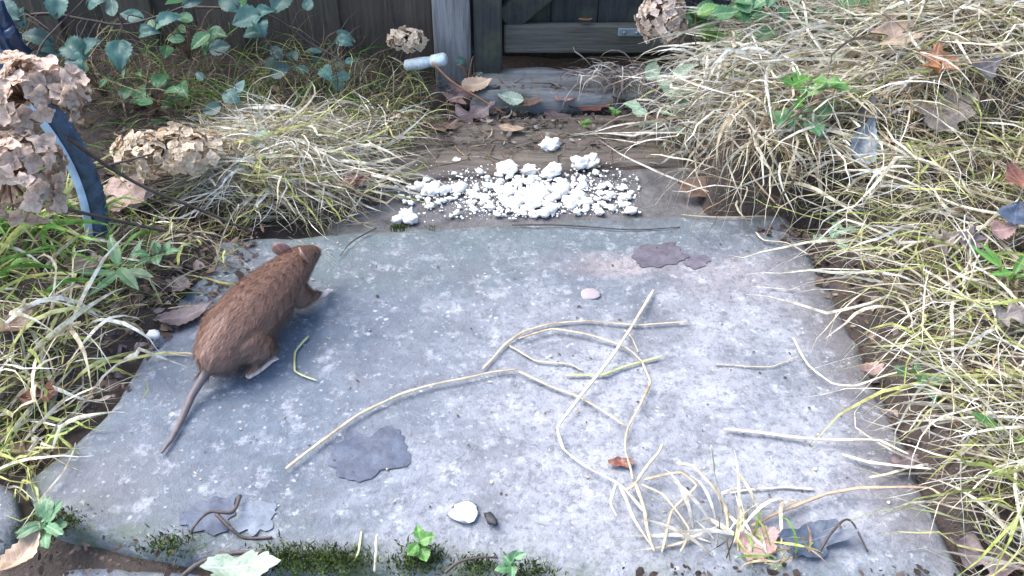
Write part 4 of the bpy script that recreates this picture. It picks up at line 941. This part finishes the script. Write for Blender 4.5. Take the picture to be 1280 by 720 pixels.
hydrangea(P(165, 240, 1.14), (.035, .03, .018), 26, .0110, 'hyd_pale', (-.50, 1.20, .0), 'small crushed dried flower below the tan hydrangea head')

# ---------------------------------------------------------------- plastic things
ring = empty('plastic_ring', (-.850, .935, .10)); tag(ring, 'blue plastic ring with ribbed rim half hidden behind the dried hydrangea', 'ring')
rc, rt = Vector((0, 0, 0)), .300
ndir = Vector((.30, -.95, .12)).normalized(); e1 = ndir.cross(Vector((0, 0, 1))).normalized() * -1; e2 = ndir.cross(e1) * -1
if e2.z < 0: e2 = -e2
def lathe_ring(prof, n=130):
    V, F = [], []; m_ = len(prof)
    for i in range(n):
        a = 2 * math.pi * i / n; d = e1 * math.cos(a) + e2 * math.sin(a)
        for r_, h_ in prof: V.append(d * r_ + ndir * h_)
    for i in range(n):
        for j in range(m_):
            F.append((i*m_+j, i*m_+(j+1) % m_, ((i+1) % n)*m_+(j+1) % m_, ((i+1) % n)*m_+j))
    return V, F
v, f = lathe_ring([(rt - .006, -.018), (rt + .010, -.016), (rt + .014, 0), (rt + .010, .012), (rt + .002, .016), (rt - .006, .015)])
bd = link('tyre', mesh('tyre', v, f), M['blue'], ring)
v, f = lathe_ring([(rt - .018, .004), (rt - .0065, .004), (rt - .006, .0165), (rt - .015, .018)])
link('rim', mesh('rim', v, f), M['paleblue'], ring)
V, F = [], []
rib0 = None
for i in range(130):
    a = 2 * math.pi * i / 130; d = e1 * math.cos(a) + e2 * math.sin(a); tg = e1 * -math.sin(a) + e2 * math.cos(a)
    c0 = d * (rt + .0115)
    b = len(V)
    for sx in (-1, 1):
        for (sr, sh) in ((-.004, -.014), (.0018, -.012), (.0018, .010), (-.004, .012)):
            V.append(c0 + tg * sx * .0016 + d * sr + ndir * sh)
    F += [(b, b+1, b+2, b+3), (b+4, b+7, b+6, b+5), (b, b+4, b+5, b+1), (b+1, b+5, b+6, b+2), (b+2, b+6, b+7, b+3), (b+3, b+7, b+4, b)]
link('tread', mesh('tread', V, F, False), M['blue'], bd)

def lump(name, c, rad, mat, label, cat, seed, disp=.3, sub=3, freq=2.0):
    import bmesh
    bm = bmesh.new(); bmesh.ops.create_icosphere(bm, subdivisions=sub, radius=1)
    for v in bm.verts:
        n = mnoise.noise(v.co * freq + Vector((seed, 0, 0))) + .5 * mnoise.noise(v.co * freq * 2.3 + Vector((0, seed, 0)))
        v.co *= 1 + disp * n
        v.co = Vector((v.co.x * rad[0], v.co.y * rad[1], v.co.z * rad[2]))
    me = bpy.data.meshes.new(name); bm.to_mesh(me); bm.free()
    me.polygons.foreach_set('use_smooth', [True] * len(me.polygons))
    o = link(name, me, mat, None, c)
    return tag(o, label, cat)
lump('plastic_sheet', P(-6, 66, 1.28), (.035, .04, .07), M['darkblue'], 'crumpled dark blue plastic at the left edge above the dried hydrangea', 'plastic', 3.1, .55, 4, 2.4)
tb = empty('pale_tube', P(532, 78, 1.55)); tag(tb, 'chalky pale blue plastic tube lying in the grass beside the gate post', 'tube')
dr_ = Vector((.040, -.004, .0085))
v, f = tube([-dr_, -dr_ * .92, -dr_ * .3, dr_ * .25], [.006, .0125, .0138, .0108], 16, .85, .05); link('body', mesh('body', v, f), M['tube'], tb)
v, f = tube([dr_ * .24, dr_ * .30, dr_ * .85, dr_ * .97, dr_ * 1.0], [.0108, .0132, .0142, .011, .005], 16, .85, .05); link('cap', mesh('cap', v, f), M['tube'], tb)

# ---------------------------------------------------------------- white crumbs
import bmesh
def crumb_mesh(seed, sub=2):
    bm = bmesh.new(); bmesh.ops.create_icosphere(bm, subdivisions=sub, radius=1)
    for v in bm.verts:
        n = mnoise.noise(v.co * 1.5 + Vector((seed * 3.7, 0, 0))) + .5 * mnoise.noise(v.co * 3.6 + Vector((0, seed, 0)))
        n += .35 * mnoise.noise(v.co * 7 + Vector((seed, seed, 0)))
        v.co *= 1 + .62 * n; v.co.z *= .62
    me = bpy.data.meshes.new('white_crumb'); bm.to_mesh(me); bm.free()
    me.polygons.foreach_set('use_smooth', [True] * len(me.polygons)); me.materials.append(M['crumb']); return me
CM = [crumb_mesh(i) for i in range(10)]; CL = [crumb_mesh(i + 30, 3) for i in range(4)]
def crumb(px, py, rpx, label, group=None, big=False):
    p = G(px, py, ZP + .004); s = rpx / 780.0
    o = link('white_crumb', random.choice(CL if big else CM), None, None, (p.x, p.y, ZP - .001 + s * .55))
    o.scale = (s * random.uniform(.9, 1.2), s * random.uniform(.9, 1.2), s * random.uniform(.85, 1.1)); o.rotation_euler = (random.uniform(-.4, .4), random.uniform(-.4, .4), random.uniform(0, 6))
    tag(o, label, 'crumb', group); return o
crumb(687, 184, 14, 'largest lone white crumb on the brown plank', None, True)
crumb(725, 206, 13, 'left half of the bright white crumb pair at the right end of the heap', None, True)
crumb(738, 203, 11, 'right half of the bright white crumb pair at the right end of the heap', None, True)
crumb(724, 176, 5, 'small white crumb right of the largest lone crumb on the plank')
crumb(572, 199, 5, 'small lone white crumb at the left end of the plank')
crumb(634, 212, 12, 'big white crumb at the upper left of the heap', None, True)
crumb(662, 213, 9, 'rounded white crumb right of the big one at the top of the heap', None, True)
crumb(690, 216, 13, 'big rounded white crumb at the top centre of the heap', None, True)
crumb(510, 272, 10, 'white crumb at the far left front of the heap by the straw', None, True)
crumb(497, 274, 7, 'smaller white crumb at the very left end of the heap')
crumb(540, 238, 11, 'white crumb cluster piece left of the heap', None, True)
crumb(555, 238, 8, 'white crumb touching the cluster piece left of the heap')
crumb(525, 232, 7, 'white crumb at the outer left of the heap beside the straw')
crumb(574, 235, 10, 'roundish white crumb between left cluster and main heap')
crumb(790, 262, 6, 'white crumb at the right front end of the heap by the hollow')
grp = 'white crumbs of the heap'; n = 0; small = []
cr = random.Random(5)
while n < 210:
    px = cr.gauss(680, 66) if n % 3 else cr.uniform(495, 790); py = cr.gauss(243, 16)
    if not (492 < px < 790 and 209 - (px - 650) * .03 < py < 270 - (px - 650) * .04): continue
    dense = math.exp(-((px - 690) / 75) ** 2)
    crumb(px, py, cr.uniform(2.4, 4.8) + 5.0 * dense * cr.random() ** 2, 'small white crumb in the scattered heap behind the slab', grp); n += 1
V, F = [], []
bm = bmesh.new(); bmesh.ops.create_icosphere(bm, subdivisions=1, radius=1)
bv = [v.co.copy() for v in bm.verts]; bf = [tuple(v.index for v in f_.verts) for f_ in bm.faces]; bm.free()
for i in range(2600):
    px = cr.gauss(670, 75); py = cr.gauss(243, 17)
    if not (495 < px < 800 and 200 < py < 274 - (px - 640) * .05): continue
    p = G(px, py, ZP); s = (.45 + 1.9 * cr.random() ** 2.5) / 780; b = len(V)
    for q in bv: V.append(Vector((p.x, p.y, ZP + s * .4)) + Vector((q.x * cr.uniform(.7, 1.3), q.y * cr.uniform(.7, 1.3), q.z * .7)) * s)
    F += [tuple(k + b for k in t_) for t_ in bf]
tag(link('crumb_dust', mesh('crumb_dust', V, F), M['crumb']), 'fine white crumb dust around the heap behind the slab', kind='stuff')
p = G(583, 640, .003)
o = link('white_chip', crumb_mesh(77), None, None, (p.x, p.y, .003)); o.data.materials.clear(); o.data.materials.append(M['chip']); o.scale = (.016, .011, .0022)
tag(o, 'flat white chip lying on the front centre of the slab', 'chip')
p = G(613, 648, .004)
o = link('seed', crumb_mesh(78), None, None, (p.x, p.y, .004)); o.data.materials.clear(); o.data.materials.append(M['black']); o.scale = (.0045, .0095, .005); o.rotation_euler = (0, 0, .5)
tag(o, 'small black seed right of the white chip on the slab', 'seed')
p = G(738, 368, .0)
o = link('pebble', crumb_mesh(80), None, None, (p.x, p.y, .001)); o.data.materials.clear(); o.data.materials.append(mat_plain('pinkish_pebble', (.30, .265, .27), .8, .25, 150, .4)); o.scale = (.014, .011, .005)
tag(o, 'round pale pebble set in the slab above the arching straw', 'pebble')
p = G(193, 425, .005)
o = link('pebble', crumb_mesh(81), None, None, (p.x, p.y, float(HT(p.x, p.y)) + .012)); o.data.materials.clear(); o.data.materials.append(M['chip']); o.scale = (.008, .008, .007)
tag(o, 'small pale round pebble in the litter left of the animal', 'pebble')

# ---------------------------------------------------------------- the rat
def chain(L):
    out = []
    for (p, r), (q, s) in zip(L, L[1:]):
        p, q = Vector(p), Vector(q); n_ = max(1, int((q - p).length / (min(r, s) * .35 + .0006)))
        out += [(p.lerp(q, k / n_), r + (s - r) * k / n_) for k in range(n_)]
    return out + [(Vector(L[-1][0]), L[-1][1])]
def rat():
    S = []
    S += chain([((-.088, 0, .030), .011), ((-.074, 0, .036), .026), ((-.048, 0, .042), .0345), ((-.018, 0, .0445), .0355), ((.012, 0, .0460), .0325), ((.038, 0, .0480), .0275), ((.060, 0, .0510), .0225), ((.079, 0, .0530), .0190), ((.095, 0, .0510), .0138), ((.109, 0, .0480), .0090), ((.118, 0, .0460), .0050)])
    for sd in (-1, 1):
        fx = 0 if sd < 0 else .030                               # left hind foot further forward
        S += chain([((-.050, sd*.016, .036), .024), ((-.046 + fx*.4, sd*.025, .028), .019), ((-.036 + fx*.7, sd*.030, .017), .0105), ((-.056 + fx, sd*.031, .012), .0062), ((-.072 + fx, sd*.030, .008), .0042), ((-.060 + fx, sd*.031, .0042), .0038), ((-.044 + fx, sd*.033, .0036), .0040)])
        for k in range(5):
            a = (k - 2) * .20
            S += chain([((-.046 + fx, sd*.033, .0034), .0026), ((-.046 + fx + .011*math.cos(a), sd*.033 + .011*math.sin(a), .0032), .0017), ((-.046 + fx + .0165*math.cos(a), sd*.033 + .0165*math.sin(a), .0018), .0011)])
        gx_ = 0 if sd < 0 else -.040
        S += chain([((.046, sd*.013, .038), .016), ((.050 + gx_*.3, sd*.020, .027), .0110), ((.064 + gx_*.6, sd*.021, .017), .0070), ((.082 + gx_, sd*.021, .0085), .0044), ((.090 + gx_, sd*.022, .0042), .0036), ((.095 + gx_, sd*.022, .0034), .0034)])
        for k in range(4):
            a = (k - 1.5) * .32
            S += chain([((.095 + gx_, sd*.022, .0032), .0022), ((.095 + gx_ + .0055*math.cos(a), sd*.022 + .0055*math.sin(a), .0028), .0015), ((.095 + gx_ + .009*math.cos(a), sd*.022 + .009*math.sin(a), .0016), .0010)])
    T = [((-.086, 0, .029), .0065), ((-.102, .003, .022), .0050), ((-.125, .004, .011), .0044), ((-.144, -.001, .0058), .0040), ((-.163, -.008, .0048), .0034), ((-.180, -.013, .0040), .0027), ((-.196, -.015, .0034), .0018)]
    S += chain(T)
    bm = bmesh.new()
    for p, r in S: bmesh.ops.create_icosphere(bm, subdivisions=2, radius=r, matrix=Matrix.Translation(p))
    me = bpy.data.meshes.new('tmp'); bm.to_mesh(me); bm.free()
    tmp = bpy.data.objects.new('tmp', me); col.objects.link(tmp)
    rm = tmp.modifiers.new('r', 'REMESH'); rm.mode = 'VOXEL'; rm.voxel_size = .00115
    sm = tmp.modifiers.new('s', 'SMOOTH'); sm.iterations = 4; sm.factor = .5
    dg = bpy.context.evaluated_depsgraph_get()
    body = bpy.data.meshes.new_from_object(tmp.evaluated_get(dg)); body.name = 'body'
    bpy.data.objects.remove(tmp)
    body.polygons.foreach_set('use_smooth', [True] * len(body.polygons))
    nv = len(body.vertices); co = np.empty(nv * 3); body.vertices.foreach_get('co', co); co = co.reshape(-1, 3)
    no = np.empty(nv * 3); body.vertices.foreach_get('normal', no); no = no.reshape(-1, 3)
    feet = sst(.0125, .0085, co[:, 2]) * sst(-.080, -.074, co[:, 0]); tailm = np.maximum(sst(-.104, -.108, co[:, 0]), sst(-.090, -.096, co[:, 0]) * sst(.0085, .0065, np.hypot(co[:, 1], co[:, 2] - .0265)))
    nose = sst(.113, .117, co[:, 0])
    top = sst(-.6, .4, no[:, 2])[:, None]
    c = np.array([.115, .085, .07]) * (1 - top) + np.array([.115, .068, .045]) * top
    for mk, cl in ((feet, (.72, .60, .56)), (tailm, (.12, .095, .095)), (nose, (.42, .24, .22))): c = c * (1 - mk[:, None]) + np.array(cl) * mk[:, None]
    ca = body.color_attributes.new('col', 'FLOAT_COLOR', 'POINT'); ca.data.foreach_set('color', np.concatenate([c, np.ones((nv, 1))], 1).ravel())
    m_, t, b, o_ = newmat('rat_skin'); cc = attr(t, 'col').outputs['Color']
    v_ = coords(t); t.links.new(mix(t, ramp(t, noise_(t, v_, 160, 4), [(.4, .3), (.6, 0)]), cc, (.3, .25, .22), 'MULTIPLY'), b.inputs['Base Color'])
    b.inputs['Roughness'].default_value = .6; bump(t, b, noise_(t, v_, 400, 3), .3, .001)
    root = empty('rat', (-.303, .838, .0025)); root.rotation_euler = (0, 0, R(67)); root.scale = (1.06, 1.04, 1.06)
    tag(root, 'brown rat with long tail scurrying across the left of the slab', 'rat')
    bo = link('body', body, m_, root)
    # ears, eyes
    me_ear = M['ear'] = mat_leaf('rat_ear', (.30, .18, .15), (.42, .28, .24), .6, .35, (.2, .12, .1), .1, 80)
    for sd in (-1, 1):
        V, F = [], []; nr, na = 4, 12
        for i in range(nr + 1):
            for j in range(na):
                a = 2 * math.pi * j / na; r_ = .0125 * i / nr
                V.append(Vector((-.0035 * (1 - (i / nr) ** 2), r_ * math.cos(a) * .85, r_ * math.sin(a) * 1.1 + .009)))
        for i in range(nr):
            for j in range(na): F.append((i*na+j, i*na+(j+1) % na, (i+1)*na+(j+1) % na, (i+1)*na+j))
        o = link('ear', mesh('ear', V, F), me_ear, root, (.075, sd * .0140, .0655)); o.rotation_euler = (R(-28 * sd), R(-18), R(38 * sd))
        so = o.modifiers.new('t', 'SOLIDIFY'); so.thickness = .0008
        bm = bmesh.new(); bmesh.ops.create_uvsphere(bm, u_segments=12, v_segments=8, radius=.0034)
        me = bpy.data.meshes.new('eye'); bm.to_mesh(me); bm.free(); me.polygons.foreach_set('use_smooth', [True] * len(me.polygons))
        link('eye', me, M['eye'], root, (.095, sd * .0118, .0565))
        for k in range(5):
            v, f = tube([Vector((.111, sd * .006, .047)), Vector((.113, sd * .018, .048 + (k - 2) * .004)), Vector((.107, sd * .034, .048 + (k - 2) * .008))], [.0003, .00025, .0001], 4)
            link('whisker', mesh('whisker', v, f), M['straw_white'], root)
    # fur
    tri = []
    ar = np.empty(len(body.polygons)); body.polygons.foreach_get('area', ar)
    cen = np.empty(len(body.polygons) * 3); body.polygons.foreach_get('center', cen); cen = cen.reshape(-1, 3)
    pn = np.empty(len(body.polygons) * 3); body.polygons.foreach_get('normal', pn); pn = pn.reshape(-1, 3)
    ok = (cen[:, 2] > .0125) & ((cen[:, 0] > -.088) | ((cen[:, 0] > -.104) & (np.hypot(cen[:, 1], cen[:, 2] - .0265) > .0075))) & (cen[:, 0] < .114)
    pr = ar * ok; pr /= pr.sum(); n = 52000
    k = rng.choice(len(ar), n, p=pr); p0 = cen[k] + rng.normal(0, .0004, (n, 3)); nn = pn[k]
    back = np.tile(np.array([-1, 0, -.25]), (n, 1)); back -= nn * (back * nn).sum(1, keepdims=True); back /= np.linalg.norm(back, axis=1, keepdims=True) + 1e-6
    d = back * .85 + nn * rng.uniform(.25, .6, (n, 1)) + rng.normal(0, .16, (n, 3)); d /= np.linalg.norm(d, axis=1, keepdims=True)
    L = rng.uniform(.006, .012, n) * np.where(rng.random(n) < .12, 1.5, 1) * (1 - .62 * sst(.055, .10, p0[:, 0]))
    sd_ = np.cross(d, nn); sd_ /= np.linalg.norm(sd_, axis=1, keepdims=True) + 1e-6
    wv = rng.uniform(.00011, .00022, n)[:, None]
    p1 = p0 + d * (L * .55)[:, None]; p2 = p0 + d * L[:, None] - nn * (L * .22)[:, None]
    V = np.stack([p0 - sd_*wv, p0 + sd_*wv, p1 - sd_*wv*.8, p1 + sd_*wv*.8, p2 - sd_*wv*.15, p2 + sd_*wv*.15], 1).reshape(-1, 3)
    F = (np.arange(n)[:, None, None] * 6 + np.array([[0, 1, 3, 2], [2, 3, 5, 4]])[None]).reshape(-1, 4)
    tp = sst(-.5, .5, nn[:, 2])[:, None]
    fc = (np.array([.23, .165, .142]) * (1 - tp) + np.array([.265, .152, .110]) * tp) * rng.uniform(.55, 1.35, (n, 1))
    fm, t, b, o_ = newmat('rat_fur'); t.links.new(attr(t, 'col').outputs['Color'], b.inputs['Base Color']); b.inputs['Roughness'].default_value = .55
    fo = build_strands('fur', [(V, F, np.repeat(fc, 6, axis=0))], fm); fo.parent = bo; fo['kind'] = 'stuff'
    return root
M['eye'] = mat_plain('black_eye', (.008, .007, .007), .08, .1)
rat()
